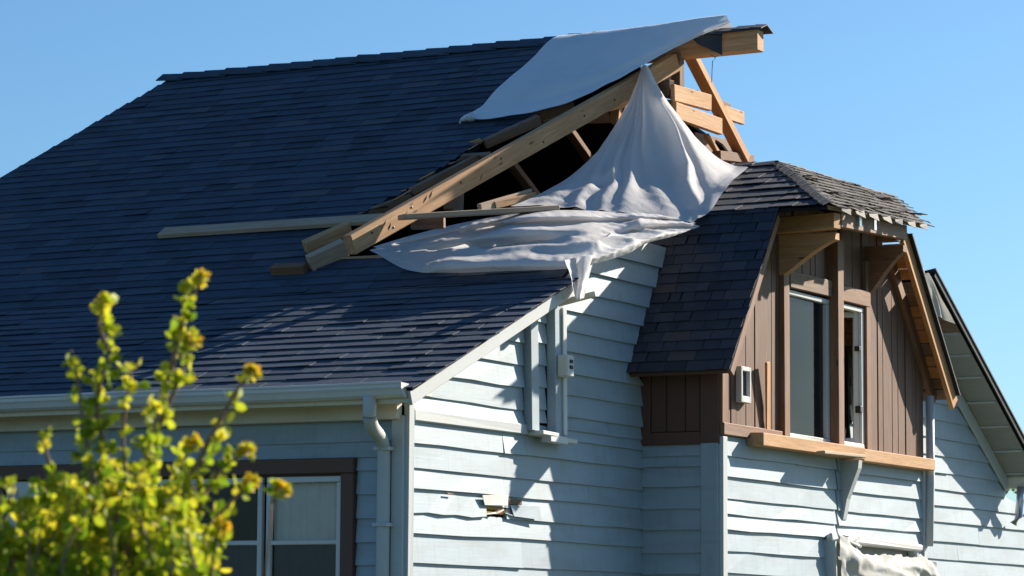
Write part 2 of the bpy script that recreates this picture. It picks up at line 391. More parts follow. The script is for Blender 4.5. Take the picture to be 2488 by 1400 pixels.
# upper, steeper pitch with the hole torn in it
torn = [uvof(up_uv(*p)) for p in ((1300, 284), (1168, 345), (985, 468), (868, 524), (800, 580), (742, 640), (840, 632), (1100, 645), (1385, 655))]
L3 = uvof(up_uv(378, 214)); L0 = uvof(up_uv(0, 432))
lx = lambda v: L3[0]+(L0[0]-L3[0])*(v-L3[1])/(L0[1]-L3[1])
up_poly = [(lx(0), 0), (min(torn[-1][0], OVX), 0), (min(torn[-1][0], OVX), torn[-1][1])] + torn[::-1][1:] + [(-1.25, Lup), (lx(Lup), Lup)]
slab('roof_deck', [OK+AX*u+Sup*v for u, v in up_poly], Nup, .02, M['felt'], roof)
shingles('shingle', roof, OE, AX, Slo, [(-4.6, -.03), (OVX+.045, -.03), (OVX+.045, Llo), (-6.4, Llo)], .175, .36, M['shingle'], 300, .005, .008, 0)
shingles('roof_shingle', roof, OK, AX, Sup, [(lx(0)+.1, 0)]+up_poly[1:], .15, .36, M['shingle'], 0, .006, .007, .002)
caps('ridge_cap', roof, (-7.30, RG[0], RG[1]+.02), (-1.0, RG[0], RG[1]+.02), -Sup, -Sfar, .285, .17, M['shingle'])
# far slope: seen from below only; missing at the torn end
slab('roof_deck', [(-7.15, *RG), (-1.55, *RG), (-1.55, 8.0, roofz(8.0)), (-1.15, 8.6, roofz(8.6)), (-1.0, 9.6, roofz(9.6)), (-.35, 10.85, roofz(10.85)), (.42, 10.75, roofz(10.75)), (.42, *F1), (-7.0, *F1)], Nfar, .03, M['felt'], roof)  # underside coloured black to stand in for the dark attic
slab('shingle_layer', [Vector(p)+Nfar*.02 for p in ((-7.2, *RG), (-1.6, *RG), (-1.6, 8.0, roofz(8.0)), (-1.2, 8.6, roofz(8.6)), (-1.05, 9.6, roofz(9.6)), (-.38, 10.9, roofz(10.9)), (.46, 10.7, roofz(10.7)), (.46, 14.4, roofz(14.4)), (-7.05, 14.4, roofz(14.4)))], Nfar, .018, M['shingle'], roof)

# gable wall ---------------------------------------------------------------
gable = empty('gable_wall', (0, 0, 0), house)
def wall_top(t):
    pts = [(-.5, roofz(-.5)-.05), (2.3, 4.57), (3.0, 4.88), (4.27, 5.15), (5.6, 5.32), (8.6, 5.35), (9.9, roofz(9.9)-.06), (14.2, roofz(14.2)-.06)]
    for (a, za), (b, zb) in zip(pts, pts[1:]):
        if a <= t <= b: return za+(zb-za)*(t-a)/(b-a)
    return 3
ts = [0, 2.3, 3.0, 4.27, 5.6, 8.6, 9.9, 14.2]
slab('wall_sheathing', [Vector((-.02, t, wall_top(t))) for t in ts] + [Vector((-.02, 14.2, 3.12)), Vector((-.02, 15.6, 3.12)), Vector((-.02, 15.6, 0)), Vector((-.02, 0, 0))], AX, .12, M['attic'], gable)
Og = Vector((-.008, 0, 0))
def t_at(z):      # left end of a board under the rake
    lo = .09
    for i in range(400):
        t = .09+i*.012
        if wall_top(t) > z: return t
    return 5
zs = [1.55, 1.74, 1.93, 2.14, 2.38, 2.54, 2.73, 2.89, 3.09, 3.26]
HOLE = (1.29, 1.68, 2.565, 2.632)
for z0, z1 in zip(zs, zs[1:]):
    dz = -.012
    if z0 == 2.54:    # the board broken open by the hole
        lap_board(gable, Og, AY, AX, .09, HOLE[0], .09, HOLE[0]+.04, z0, z1, wav=.009, nseg=5)
        lap_board(gable, Og, AY, AX, HOLE[1]-.03, 4.26, HOLE[1], 4.26, z0, z1, wav=.006)
        lap_board(gable, Og, AY, AX, HOLE[0]-.01, HOLE[1]+.03, HOLE[0], HOLE[1], 2.638, z1, wav=.006)
        box('dark_slot_block', (.012, 1.66, 2.665), (.034, 1.90, 2.712), M['darkwood'], gable, .004)  # solid dark block stands in for the shade inside a slot
    else:
        lap_board(gable, Og, AY, AX, .09, 4.26, .09, 4.26, z0, z1+.01, wav=.008 if 2.3 < z0 < 2.6 else .004)
# a proud ledge where the lower cladding ends, then the boards of the upper wall
ledge = beam('ledge_board', (.012, .09, 3.31), (.012, 2.0, 3.31), .05, .09, M['trim'], gable, bev=.008)
z = 3.27
posts_t = [(1.95, 2.13), (2.36, 2.60)]
zu = [3.355, 3.47, 3.66, 3.85, 4.04, 4.22, 4.40, 4.58, 4.78, 4.98, 5.18]
for z0, z1 in zip([3.26]+zu, zu):
    a0, a1 = t_at(z0)+.02, t_at(min(z1, 5.2))+.02
    if z0 >= 4.98: a0, a1 = 3.2+(z0-4.98)*2.2, 3.2+(z1-4.98)*2.2
    right = lambda zz: 4.26 if zz < 3.95 else 3.95+(zz-3.96)/1.42
    r0, r1 = right(z0), right(z1)
    if z0 > 3.30 and a0 < 1.85:
        lap_board(gable, Og, AY, AX, a0, 1.955, min(a1, 1.955), 1.955, z0, z1+.01, wav=.005)
        if z0 < 4.3: lap_board(gable, Og, AY, AX, 2.125, 2.365, 2.125, 2.365, z0+.03, z1+.03, wav=.003)
        lap_board(gable, Og, AY, AX, 2.59, r0, 2.59, r1, z0, z1+.01)
    elif z0 > 3.30:
        lap_board(gable, Og, AY, AX, max(a0, 2.13) if a0 < 2.4 else max(a0, 2.59), r0, max(a1, 2.59), r1, z0, z1+.01)
    else:
        lap_board(gable, Og, AY, AX, 2.0, 4.26, 2.0, 4.26, z0, z1+.01)
# vertical trims left of a removed opening, with the broken sill and the small arm and box fixed to them
beam('trim_post', (.045, 2.04, 3.30), (.03, 2.03, wall_top(2.03)-.12), .14, .085, M['siding'], gable, up=AX)  # darker siding colour stands in for the shade on these posts
beam('trim_post', (.05, 2.48, 3.27), (.04, 2.46, wall_top(2.46)-.10), .17, .09, M['siding'], gable, up=AX)
beam('trim_post', (.102, 2.545, 3.29), (.095, 2.53, 4.40), .07, .02, M['white'], gable, up=AX)
for (p0, p1, w, h) in (((.09, 2.02, 3.285), (.10, 2.30, 3.275), .16, .035), ((.12, 2.16, 3.245), (.14, 2.44, 3.235), .10, .06), ((.10, 2.40, 3.245), (.11, 2.66, 3.24), .12, .045)):
    beam('broken_sill', p0, p1, w, h, M['white'], gable)
beam('arm', (.09, 2.42, 4.42), (.42, 2.50, 4.50), .05, .05, M['cream'], gable)
box('junction_box', (.085, 2.42, 3.79), (.185, 2.56, 3.98), M['white'], gable, .012)
for dz in (0, .05): box('box_hinge', (.186, 2.47, 3.86+dz), (.196, 2.52, 3.89+dz), M['black'], gable, .003)
# corner board
beam('corner_board', (.010, .045, 1.2), (.010, .045, 3.40), .09, .05, M['trim'], gable, up=AX)
# hole in the siding with torn lath and rust coloured insulation
beam('exposed_lath', (-.012, HOLE[0], 2.585), (-.012, HOLE[1], 2.588), .03, .03, M['rust'], gable)
beam('exposed_lath', (-.012, HOLE[0]+.02, 2.63), (-.010, HOLE[1], 2.615), .03, .03, M['rust'], gable)
for i in range(5):
    t0 = HOLE[0]+.02+i*.08
    beam('splinter', (.01, t0, 2.565+R.uniform(0, .03)), (.03, t0+R.uniform(.05, .13), 2.57+R.uniform(0, .05)), .015, .010, R.choice((M['rust'], M['white'], M['darkwood'])), gable, bev=.002)
def flap(name, pts, mat, parent, th=.004):
    n = (Vector(pts[1])-Vector(pts[0])).cross(Vector(pts[2])-Vector(pts[0])).normalized(); 
    return slab(name, pts, n, th, mat, parent)
flap('torn_siding', [(.03, 1.70, 2.655), (.045, 2.18, 2.665), (.06, 2.20, 2.55), (.04, 1.74, 2.565)], M['siding'], gable)
flap('torn_siding', [(.034, 1.20, 2.72), (.04, 1.64, 2.745), (.045, 1.62, 2.65), (.036, 1.24, 2.64)], M['white'], gable)
beam('vent_slot', (.03, .62, 2.71), (.03, .73, 2.705), .014, .014, M['darkwood'], gable, bev=.003)
# part of the same wall beyond the bay
zr = [1.6, 1.85, 2.05, 2.25, 2.45, 2.65, 2.87, 3.06, 3.24, 3.43, 3.62, 3.82, 4.02, 4.22, 4.42, 4.62, 4.82, 5.02]
for z0, z1 in zip(zr, zr[1:]):
    def rightend(zz):
        if zz < 3.07: return 15.6
        for i in range(600):
            t = 14.2-i*.01
            if wall_top(t) > zz: return t
        return 9.5
    if z0 > 4.7: continue
    lap_board(gable, Og, AY, AX, 9.3, rightend(z0), 9.3, rightend(z1), z0, z1+.01, wav=.005)
fz = lambda t: roofz(t)-.20
beam('frieze_board', (.03, 11.9, fz(11.9)), (.03, 14.22, fz(14.22)), .03, .16, M['trim'], gable)
# foundation part below the lowest board in view
box('wall_base', (-.15, .002, -.1), (.002, 15.6, 1.545), M['siding'], gable, 0)

# rake trim along the near slope and the far soffit
def rake(name, X, t0, t1, drop, h, w, mat, n=1):
    return beam(name, (X, t0, roofz(t0)-drop), (X, t1, roofz(t1)-drop), w, h, mat, house, bev=.004)
rake('rake_board', OVX-.03, -.46, 2.32, .085, .115, .03, M['trim'])
slab('rake_soffit', [(0, -.4, roofz(-.4)-.06), (OVX-.03, -.4, roofz(-.4)-.06), (OVX-.03, 2.5, roofz(2.5)-.08), (0, 2.5, roofz(2.5)-.08)], Nlo, .02, M['trim'], house)
far_soffit = empty('verge_soffit', (0, 0, 0), house)
k = 0; t = 10.75
while t < 14.2:
    w = R.uniform(.36, .46); a, b = t+.008, min(t+w, 14.3)
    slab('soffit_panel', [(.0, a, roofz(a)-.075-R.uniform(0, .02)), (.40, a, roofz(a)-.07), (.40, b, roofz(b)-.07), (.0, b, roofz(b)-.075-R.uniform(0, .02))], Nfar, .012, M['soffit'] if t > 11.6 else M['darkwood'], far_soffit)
    if t > 11 : beam('soffit_batten', (.04, b, roofz(b)-.10), (.38, b, roofz(b)-.095), .03, .02, M['trim'], far_soffit, bev=.003)
    t += w
beam('fascia_strip', (.435, 10.72, roofz(10.72)-.035), (.435, 14.35, roofz(14.35)-.035), .02, .06, M['black'], house, bev=.003)
beam('eave_return', (-.05, 14.28, 3.42), (.43, 14.28, 3.42), .12, .14, M['cream'], house)
tube('gutter_stub', [(.2, 14.22, 3.36), (.2, 14.2, 3.2), (.16, 14.24, 3.02), (.1, 14.22, 2.92)], .05, M['metal'], house)

# eave wall with its window ---------------------------------------------------
eave = empty('eave_wall', (0, 0, 0), house)
WX0, WX1, WZT, WZB = -4.05, -.44, 2.97, 1.3
Oe = Vector((0, .008, 0)); NE = Vector((0, -1, 0))
slab('wall_sheathing', [(0-.12, .03, 3.45), (WX1-.02, .03, 3.45), (WX1-.02, .03, 0), (-.12, .03, 0)], NE, .1, M['siding'], eave)
slab('wall_sheathing', [(XL, .03, 3.45), (WX0, .03, 3.45), (WX0, .03, 0), (XL, .03, 0)], NE, .1, M['siding'], eave)
slab('wall_sheathing', [(WX0, .03, 3.45), (WX1-.02, .03, 3.45), (WX1-.02, .03, WZT-.08), (WX0, .03, WZT-.08)], NE, .1, M['siding'], eave)
slab('wall_sheathing', [(WX0, .03, WZB), (WX1-.02, .03, WZB), (WX1-.02, .03, 0), (WX0, .03, 0)], NE, .1, M['siding'], eave)
ze = [1.5, 1.72, 1.93, 2.12, 2.30, 2.49, 2.68, 2.87, 2.975]
for z0, z1 in zip(ze, ze[1:]):
    lap_board(eave, Oe, AX, NE, WX1+.005, -.02, WX1+.005, -.02, z0, z1+.01)
for z0, z1 in ((2.975, 3.10), (3.10, 3.27)): lap_board(eave, Oe, AX, NE, XL, -.02, XL, -.02, z0, z1+.01, nseg=6)
beam('corner_board', (-.05, -.018, 1.2), (-.05, -.018, 3.30), .05, .11, M['trim'], eave, up=AX)
win = empty('window', (0, 0, 0), house)
tz = WZT-.055
beam('window_trim', (WX0, -.03, tz), (WX1, -.03, tz), .06, .125, M['brownpaint'], win)
beam('window_trim', (WX1-.06, -.03, WZB), (WX1-.06, -.03, WZT-.119), .06, .12, M['brownpaint'], win, up=AX)
beam('window_trim', (WX0+.06, -.03, WZB), (WX0+.06, -.03, WZT-.119), .06, .12, M['brownpaint'], win, up=AX)
zt = WZT-.125
def sash(xa, xb, curt):
    w = .05
    fr = win
    beam('sash_rail', (xa, .0, zt-.035), (xb, .0, zt-.035), .05, .05, M['white'], fr)
    beam('sash_rail', (xa+.04, .005, 2.305), (xb-.04, .005, 2.305), .04, .035, M['white'], fr)
    for x in (xa+.022, xb-.022): beam('sash_stile', (x, .0, WZB), (x, .0, zt-.062), .05, .044, M['white'], fr, up=AX)
    slab('pane', [(xa+.04, .018, 2.32), (xb-.04, .018, 2.32), (xb-.04, .018, zt-.05), (xa+.04, .018, zt-.05)], NE, .004, M['glass'], fr)
    slab('pane', [(xa+.04, .010, WZB), (xb-.04, .010, WZB), (xb-.04, .010, 2.29), (xa+.04, .010, 2.29)], NE, .004, M['glass'], fr)
    if curt:
        v = []; f = []; n = 40
        for i in range(n+1):
            x = xa+.03+(xb-xa-.06)*i/n; y = .05+.012*math.sin(i*1.9)+.006*math.sin(i*.7)
            v += [(x, y, WZB), (x, y, 2.33 if curt == 2 else zt)]
        for i in range(n): f.append((2*i, 2*i+2, 2*i+3, 2*i+1))
        mobj('curtain', v, f, M['curtain'] if curt == 1 else M['darkcurtain'], fr, smooth=True)
        if curt == 1:
            v2 = [(x+.0, y-.012, 2.30 if zz > 2 else WZB) for x, y, zz in v]
            mobj('curtain', v2, f, M['darkcurtain'], fr, smooth=True)
sash(-1.285, -.575, 1); sash(-2.03, -1.325, 2); sash(-2.78, -2.07, 0); sash(-3.53, -2.82, 0); 
beam('sash_stile', (-3.75, .0, WZB), (-3.75, .0, zt-.0), .05, .34, M['white'], win, up=AX)
slab('window_head', [(WX0, -.002, zt-.008), (WX1, -.002, zt-.008), (WX1, -.002, WZT-.02), (WX0, -.002, WZT-.02)], NE, .08, M['brownpaint'], win)
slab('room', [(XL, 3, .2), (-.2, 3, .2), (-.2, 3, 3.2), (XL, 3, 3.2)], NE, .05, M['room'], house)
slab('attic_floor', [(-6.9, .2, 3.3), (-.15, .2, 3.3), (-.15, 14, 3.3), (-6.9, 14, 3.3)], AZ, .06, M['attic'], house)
slab('house_wall', [(-6.9, 14.2, 3.5), (0, 14.2, 3.5), (0, 14.2, 0), (-6.9, 14.2, 0)], AY, .1, M['siding'], house)
slab('house_wall', [(-6.9, 0, 0), (-6.9, 0, 3.4), (-6.9, 2.3, 4.5), (-6.9, 6.96, 7.5), (-6.9, 14.1, 3.45), (-6.9, 14.1, 0)], -AX, .1, M['siding'], house)

# eave trim, gutter and downspout
beam('frieze_board', (XL, -.06, 3.345), (-.02, -.06, 3.345), .09, .155, M['cream'], house)
slab('eave_soffit', [(XL, -.40, 3.43), (.30, -.40, 3.43), (.30, -.10, 3.435), (XL, -.10, 3.435)], -AZ, .02, M['cream'], house)
beam('fascia', (XL, -.425, 3.42), (.31, -.425, 3.42), .03, .11, M['cream'], house)
def extrude(name, prof, x0, x1, mat, parent, n=1):
    k = len(prof); v = []; f = []
    for i in range(n+1):
        x = x0+(x1-x0)*i/n; v += [(x, y, z+.004*math.sin(x*1.7)) for y, z in prof]
    for i in range(n):
        for j in range(k-1): f.append((i*k+j, i*k+j+1, (i+1)*k+j+1, (i+1)*k+j))
    return mobj(name, v, f, mat, parent)
gp = [(-.443, 3.51), (-.443, 3.40), (-.50, 3.40), (-.53, 3.42), (-.545, 3.455), (-.56, 3.475), (-.56, 3.515), (-.548, 3.52), (-.548, 3.508)]
gut = extrude('gutter', gp, XL, .285, M['white'], house, 24)
gb2 = extrude('gutter_bead', [(y-.003, z) for y, z in ((-.56, 3.50), (-.566, 3.508), (-.563, 3.522), (-.548, 3.524), (-.545, 3.512))], XL, .285, M['white'], gut, 24)
slab('gutter_end', [(.288, y, z) for y, z in gp[:7]], AX, .008, M['white'], gut)
tube('gutter_seam', [(-1.9, -.44, 3.40), (-1.9, -.52, 3.40), (-1.9, -.563, 3.47), (-1.9, -.564, 3.52)], .007, M['white'], gut, 6)
dsp_pts = [Vector(p) for p in ((-.03, -.50, 3.42), (-.03, -.50, 3.32), (-.04, -.48, 3.25), (-.07, -.38, 3.18), (-.115, -.20, 3.12), (-.14, -.11, 3.06), (-.145, -.085, 2.96), (-.145, -.085, 2.5), (-.145, -.085, .1))]
ds = tube('downspout', [spline(dsp_pts, k/48) for k in range(49)], .055, M['trim'], house, 12)
for zz in (3.02, 2.42): box('strap', (-.21, -.15, zz), (-.07, -.035, zz+.03), M['trim'], ds, .003)

# ridge beam and the torn timbers --------------------------------------------
beam('ridge_beam', (-1.4, 6.90, 7.52), (.04, 6.90, 7.53), .16, .21, M['lumber'], house)
caps('ridge_cap', roof, (-.62, 6.93, 7.66), (.07, 6.93, 7.68), Vector((0, -.93, -.36)), Vector((0, .93, -.36)), .20, .17, M['shingle'], .32)
slab('torn_shingles', [(-.62, 6.70, 7.57), (-.35, 6.80, 7.635), (-.35, 6.80, 7.40), (-.42, 6.79, 7.44), (-.58, 6.72, 7.52)], NE, .03, M['shingle'], roof)
R1a, R1b = Vector((-1.82, 2.03, 5.0)), Vector((-.80, 6.62, 7.40))
# aim both ends along the photographed sight lines
R1a = onX(848, 596, -1.8); R1b = onX(1640, 152, -.86)
Rn = Vector((0, -.42, .9))
main_rafter = beam('rafter', R1a, R1b, .10, .185, M['lumber'], house, up=AZ, bev=.008)
for s in (.05, .11, .16, .30, .42, .55, .68, .78):
    p = R1a.lerp(R1b, s); x = (R1b-R1a).normalized(); y = AZ.cross(x).normalized()
    c = p-y*.052+AZ*R.uniform(-.05, .05)
    tube('nail_hole', [c+y*.01, c-y*.003], .011, M['black'], main_rafter, 7)
for s_, l_, h_ in ((.085, .10, .03), (.10, .05, -.02), (.20, .09, .05), (.215, .06, .06), (.145, .07, .0), (.36, .05, -.04)):
    x = (R1b-R1a).normalized(); y = AZ.cross(x).normalized(); c = R1a.lerp(R1b, s_)-y*.051+AZ*h_
    tube('gouge', [c-x*l_*.5-AZ*.03, c-y*.001, c+x*l_*.4+AZ*.035], .006, M['darkwood'], main_rafter, 5, radii=[.001, .007, .001])
rb = lambda a, b, Xa, Xb, w, h, m, **k: beam(k.pop('name', 'rafter'), onX(*a, Xa), onX(*b, Xb), w, h, m, house, **k)
rb((1595, 195), (1645, 160), -1.05, -1.02, .06, .18, M['oldwood'], name='rafter')
rb((1646, 128), (1647, 212), -.86, -.86, .10, .10, M['oldwood'], name='post', up=AX)
rb((1676, 130), (1808, 388), -.88, -.88, .10, .12, M['orange'], name='rafter', up=AX)
rb((1600, 165), (1480, 270), -1.3, -1.5, .05, .15, M['darkwood'], name='rafter')
# short boards nailed across, and their pieces behind
def plank(name, a, b, X, h, w, mat, parent=house, dX=0, **kw):
    return beam(name, onX(*a, X), onX(*b, X+dX), w, h, mat, parent, **kw)
plank('collar_board', (1634, 226), (1724, 250), -.74, .17, .05, M['lumber'])
plank('collar_board', (1636, 268), (1749, 308), -.72, .17, .06, M['lumber'])
plank('collar_board', (1757, 272), (1804, 288), -1.0, .14, .05, M['lumber'])
plank('collar_board', (1690, 235), (1770, 268), -1.02, .14, .05, M['darkwood'])
plank('tie_beam', (1600, 218), (1632, 215), -.95, .17, .08, M['oldwood'], dX=.17)
plank('collar_board', (1590, 205), (1650, 222), -1.15, .20, .06, M['oldwood'])
plank('tie_beam', (1590, 262), (1636, 262), -.95, .15, .08, M['oldwood'], dX=.17)
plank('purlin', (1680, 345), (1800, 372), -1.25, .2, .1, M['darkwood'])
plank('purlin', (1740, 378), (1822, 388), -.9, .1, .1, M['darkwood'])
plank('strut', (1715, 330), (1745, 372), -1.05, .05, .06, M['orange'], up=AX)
# torn edge timbers on the left of the hole: cut rafters carrying the shingle edge
def onroof(px, py, off=0): return onP(px, py, OK+Nup*off, Nup)
def roof_beam(name, a, b, w, h, mat, off=.0, parent=house, **kw):
    return beam(name, onroof(*a, off), onroof(*b, off), w, h, mat, parent, up=Nup, **kw)
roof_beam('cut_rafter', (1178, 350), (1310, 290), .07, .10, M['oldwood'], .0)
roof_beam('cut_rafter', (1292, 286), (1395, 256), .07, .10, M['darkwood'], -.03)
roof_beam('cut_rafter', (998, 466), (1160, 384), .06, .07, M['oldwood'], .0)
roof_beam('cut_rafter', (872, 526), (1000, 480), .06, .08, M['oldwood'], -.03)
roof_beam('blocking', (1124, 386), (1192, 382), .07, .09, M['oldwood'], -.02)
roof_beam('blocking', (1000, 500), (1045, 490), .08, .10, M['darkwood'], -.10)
# ragged felt and splinters along the torn edge
edge = [onroof(*p, .005) for p in ((1300, 284), (1235, 312), (1168, 345), (1080, 405), (985, 468), (930, 495), (868, 524), (800, 580), (742, 640), (790, 640), (840, 634), (1000, 640), (1200, 648), (1380, 655))]
for a, b in zip(edge, edge[1:]):
    L = (b-a).length; k = max(2, int(L/.14)); d = (b-a)/L; q = Nup.cross(d)
    pts_t = [a+d*L*i/k-q*(.05) for i in range(k+1)]; pts_h = [a+d*L*i/k+q*R.uniform(-.01, .09)+Nup*R.uniform(-.05, .01) for i in range(k, -1, -1)]
    slab('torn_felt', pts_t+pts_h, Nup, .006, M['felt'], roof)
for p in ((1170, 346), (990, 468), (870, 524), (1120, 388), (842, 600), (1296, 288), (1052, 425)):
    c = onroof(*p, .02)
    for k in range(3):
        e = c+(onroof(p[0]-60, p[1]+34, .02)-c).normalized()*R.uniform(.06, .20)+Nup*R.uniform(-.03, .05)+AY*R.uniform(-.04, .04)
        beam('splinter', c+rvec(.03), e, .022, .014, R.choice((M['oldwood'], M['lumber'])), house, bev=.003, cut=(0, -.03))
# struts and bright boards in the opening
def inner(name, a, b, Xa, Xb, w, h, mat, **k): return beam(name, onX(*a, Xa), onX(*b, Xb), w, h, mat, house, **k)
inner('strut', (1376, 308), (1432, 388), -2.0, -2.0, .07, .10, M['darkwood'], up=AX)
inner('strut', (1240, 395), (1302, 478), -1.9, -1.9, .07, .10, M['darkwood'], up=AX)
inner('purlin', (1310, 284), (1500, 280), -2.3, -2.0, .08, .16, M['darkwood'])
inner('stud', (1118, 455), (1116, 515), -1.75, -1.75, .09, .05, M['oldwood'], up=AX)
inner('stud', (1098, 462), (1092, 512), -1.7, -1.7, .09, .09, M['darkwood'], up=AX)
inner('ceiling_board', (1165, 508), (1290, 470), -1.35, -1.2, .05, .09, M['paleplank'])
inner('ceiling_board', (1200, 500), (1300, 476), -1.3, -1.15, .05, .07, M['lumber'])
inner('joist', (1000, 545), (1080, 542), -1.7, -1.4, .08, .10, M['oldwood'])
inner('stud', (1502, 235), (1496, 300), -1.3, -1.3, .08, .10, M['orange'], up=AX)
inner('blocking', (1470, 258), (1540, 240), -1.25, -1.1, .06, .12, M['lumber'])
# lower edge of the opening: pale cut sheathing
beam('sheathing_edge', onroof(822, 628, .01), onroof(960, 622, .01), .04, .02, M['lumber'], house, up=Nup)

# ------------------------------------------------------------------ bay under the dormer
BX, BT0, BT1 = .78, 4.27, 9.42
bay = empty('bay_wall', (0, 0, 0), house)
box('bay_core', (-.1, BT0+.02, 0), (BX-.02, BT1-.02, 3.34), M['siding'], bay, 0)
zb = [1.75, 1.95, 2.14, 2.34, 2.53, 2.67, 2.81, 3.01, 3.2, 3.37]
Ob = Vector((BX-.008, 0, 0))
PIT = (6.75, 9.0, 1.9, 2.50)     # torn out patch in the bay cladding
for z0, z1 in zip(zb, zb[1:]):
    if z1 <= 2.54 and z0 >= 1.9:
        lap_board(bay, Ob, AY, AX, BT0+.1, PIT[0]+R.uniform(-.12, .02), BT0+.1, PIT[0]+R.uniform(-.1, .04), z0, z1+.01, wav=.008)
        lap_board(bay, Ob, AY, AX, PIT[1]+R.uniform(0, .06), BT1-.1, PIT[1]+R.uniform(-.05, .05), BT1-.1, z0, z1+.01)
    else:
        lap_board(bay, Ob, AY, AX, BT0+.1, 6.98, BT0+.1, 6.98, z0, z1+.01, wav=.009 if 2.4 < z0 < 2.75 else .004)
        lap_board(bay, Ob, AY, AX, 7.02, BT1-.08, 7.02, BT1-.08, z0-.008, z1+.004, wav=.008 if 2.4 < z0 < 2.75 else .004)
zl = [1.75, 1.95, 2.13, 2.32, 2.53, 2.72, 2.92, 3.10, 3.2, 3.32]
for z0, z1 in zip(zl, zl[1:]): lap_board(bay, Vector((0, BT0+.008, 0)), AX, NE, .0, BX-.18, .0, BX-.18, z0, z1+.01)
beam('corner_board', (BX-.09, BT0-.012, 1.0), (BX-.09, BT0-.012, 3.31), .05, .17, M['siding'], bay, up=AX)
beam('corner_board', (BX+.010, BT0+.05, 1.0), (BX+.010, BT0+.05, 3.37), .10, .05, M['trim'], bay, up=AX)
beam('corner_board', (BX+.010, BT1-.04, 1.0), (BX+.010, BT1-.04, 3.37), .10, .05, M['trim'], bay, up=AX)
tube('drain_pipe', [(BX+.07, BT1+.02, 4.1), (BX+.07, BT1+.02, 3.2), (BX+.06, BT1-.02, 2.52)], .045, M['trim'], house, 8)
# torn patch: recess, splintered rails, crumpled membrane
slab('recess', [(BX-.015, PIT[0], PIT[2]), (BX-.015, PIT[1], PIT[2]), (BX-.015, PIT[1], PIT[3]), (BX-.015, PIT[0], PIT[3])], AX, .004, M['soffit'], bay)
beam('torn_rail', (BX+.05, PIT[0]-.06, 2.53), (BX+.06, PIT[1]+.1, 2.49), .10, .07, M['white'], bay, bev=.015, wob=.02)
beam('torn_rail', (BX+.04, PIT[0]-.02, 2.52), (BX+.06, PIT[0]+.03, 1.8), .07, .09, M['trim'], bay, up=AX, bev=.015, wob=.02)
beam('torn_rail', (BX+.04, PIT[1], 2.49), (BX+.05, PIT[1]+.12, 1.8), .06, .08, M['trim'], bay, up=AX, bev=.015, wob=.02)
for i in range(9):
    t0 = PIT[0]+R.uniform(-.1, .55); beam('splinter', (BX+.08, t0, 2.5+R.uniform(-.04, .07)), (BX+.11, t0+R.uniform(.05, .25), 2.5+R.uniform(-.05, .08)), .025, .02, M['white'], bay, bev=.004)

# ------------------------------------------------------------------ dormer
DRX = 1.03
LB, LK, PK, RKt, RB = (3.95, 3.96), (5.03, 5.52), (6.85, 6.26), (8.35, 5.66), (9.72, 4.10)
dw = empty('dormer_wall', (0, 0, 0), house)
def dtop(t):
    for (a, za), (b, zb_) in zip((LB, LK, PK, RKt), (LK, PK, RKt, RB)):
        if a <= t <= b: return min(za+(zb_-za)*(t-a)/(b-a)-.10, 5.72)
    return 4
pts = [(BT0, dtop(BT0)), (LK[0], dtop(LK[0])-.02), (RKt[0], dtop(RKt[0])-.02), (BT1, dtop(BT1))]
W1, W2, WZ0, WZ1 = (5.76, 6.80), (6.96, 7.70), 3.44, 4.88
# sheathing behind the boards, left open at the windows
def sheet(t0, t1, za, zb_=None):
    tt = [t0]+[t for t in (LK[0], PK[0], RKt[0]) if t0 < t < t1]+[t1]
    p = [Vector((BX-.03, t, dtop(t)-.01)) for t in tt] if zb_ is None else [Vector((BX-.03, t0, zb_)), Vector((BX-.03, t1, zb_))]
    slab('dormer_sheathing', p+[Vector((BX-.03, t1, za)), Vector((BX-.03, t0, za))], AX, .05, M['brownpaint'], dw)
sheet(BT0, W1[0], 3.3); sheet(W1[0], W2[1], WZ1); sheet(W2[1], BT1, 3.3); sheet(W1[0], W2[1], 3.3, WZ0); sheet(W1[1], W2[0], WZ0, WZ1)
def clad(t0, t1, z0, z1f, proud):
    g = .006; v = [(BX-.028, t0+g, z0), (BX+proud, t0+g+.004, z0), (BX+proud, t1-g-.004, z0), (BX-.028, t1-g, z0)]
    za, zb2 = z1f(t0), z1f(t1); v += [(BX-.028, t0+g, za), (BX+proud, t0+g, za), (BX+proud, t1-g, zb2), (BX-.028, t1-g, zb2)]
    c = Vector((BX, (t0+t1)/2, z0)); Mw = Matrix(((0, 1, 0, c.x), (0, 0, 1, c.y), (1, 0, 0, c.z), (0, 0, 0, 1)))   # local x = up, y = X, z = Y
    inv = Mw.inverted(); o = mobj('cladding_board', [inv @ Vector(q) for q in v], [(0, 3, 2, 1), (4, 5, 6, 7), (0, 1, 5, 4), (1, 2, 6, 5), (2, 3, 7, 6), (3, 0, 4, 7)], M['clad'], dw, Mw)
t = BT0+.02; k = 0
while t < BT1-.05:
    w = (.20, .13, .24, .18, .22)[k % 5]*R.uniform(.9, 1.1); e = min(t+w, BT1-.01); pr = R.choice((.006, .012, .004, .02))
    lo = 3.40
    if t < W1[0] and e > W1[0]: e = W1[0]
    if t < W2[1]+.02 and e > W2[1]+.02: e = W2[1]+.02
    if t >= W1[0]-.001 and e <= W2[1]+.021: lo = WZ1+.17
    clad(t, e, lo, lambda q: dtop(q)-.005, pr); t = e; k += 1
def vpost(name, t, w, z0, z1, pr, mat, x0=BX-.02):
    return beam(name, (x0+(pr-x0+BX)/2+.0, t, z0), (x0+(pr-x0+BX)/2, t, z1), w, (BX+pr-x0), mat, dw, up=AX)
vpost('window_jamb', 5.69, .13, 3.42, 5.32, .055, M['cladtrim'])
vpost('window_jamb', 7.77, .12, 3.40, 5.35, .055, M['cladtrim'])
vpost('mullion_post', 6.88, .15, 3.38, 5.46, .12, M['cladtrim'])
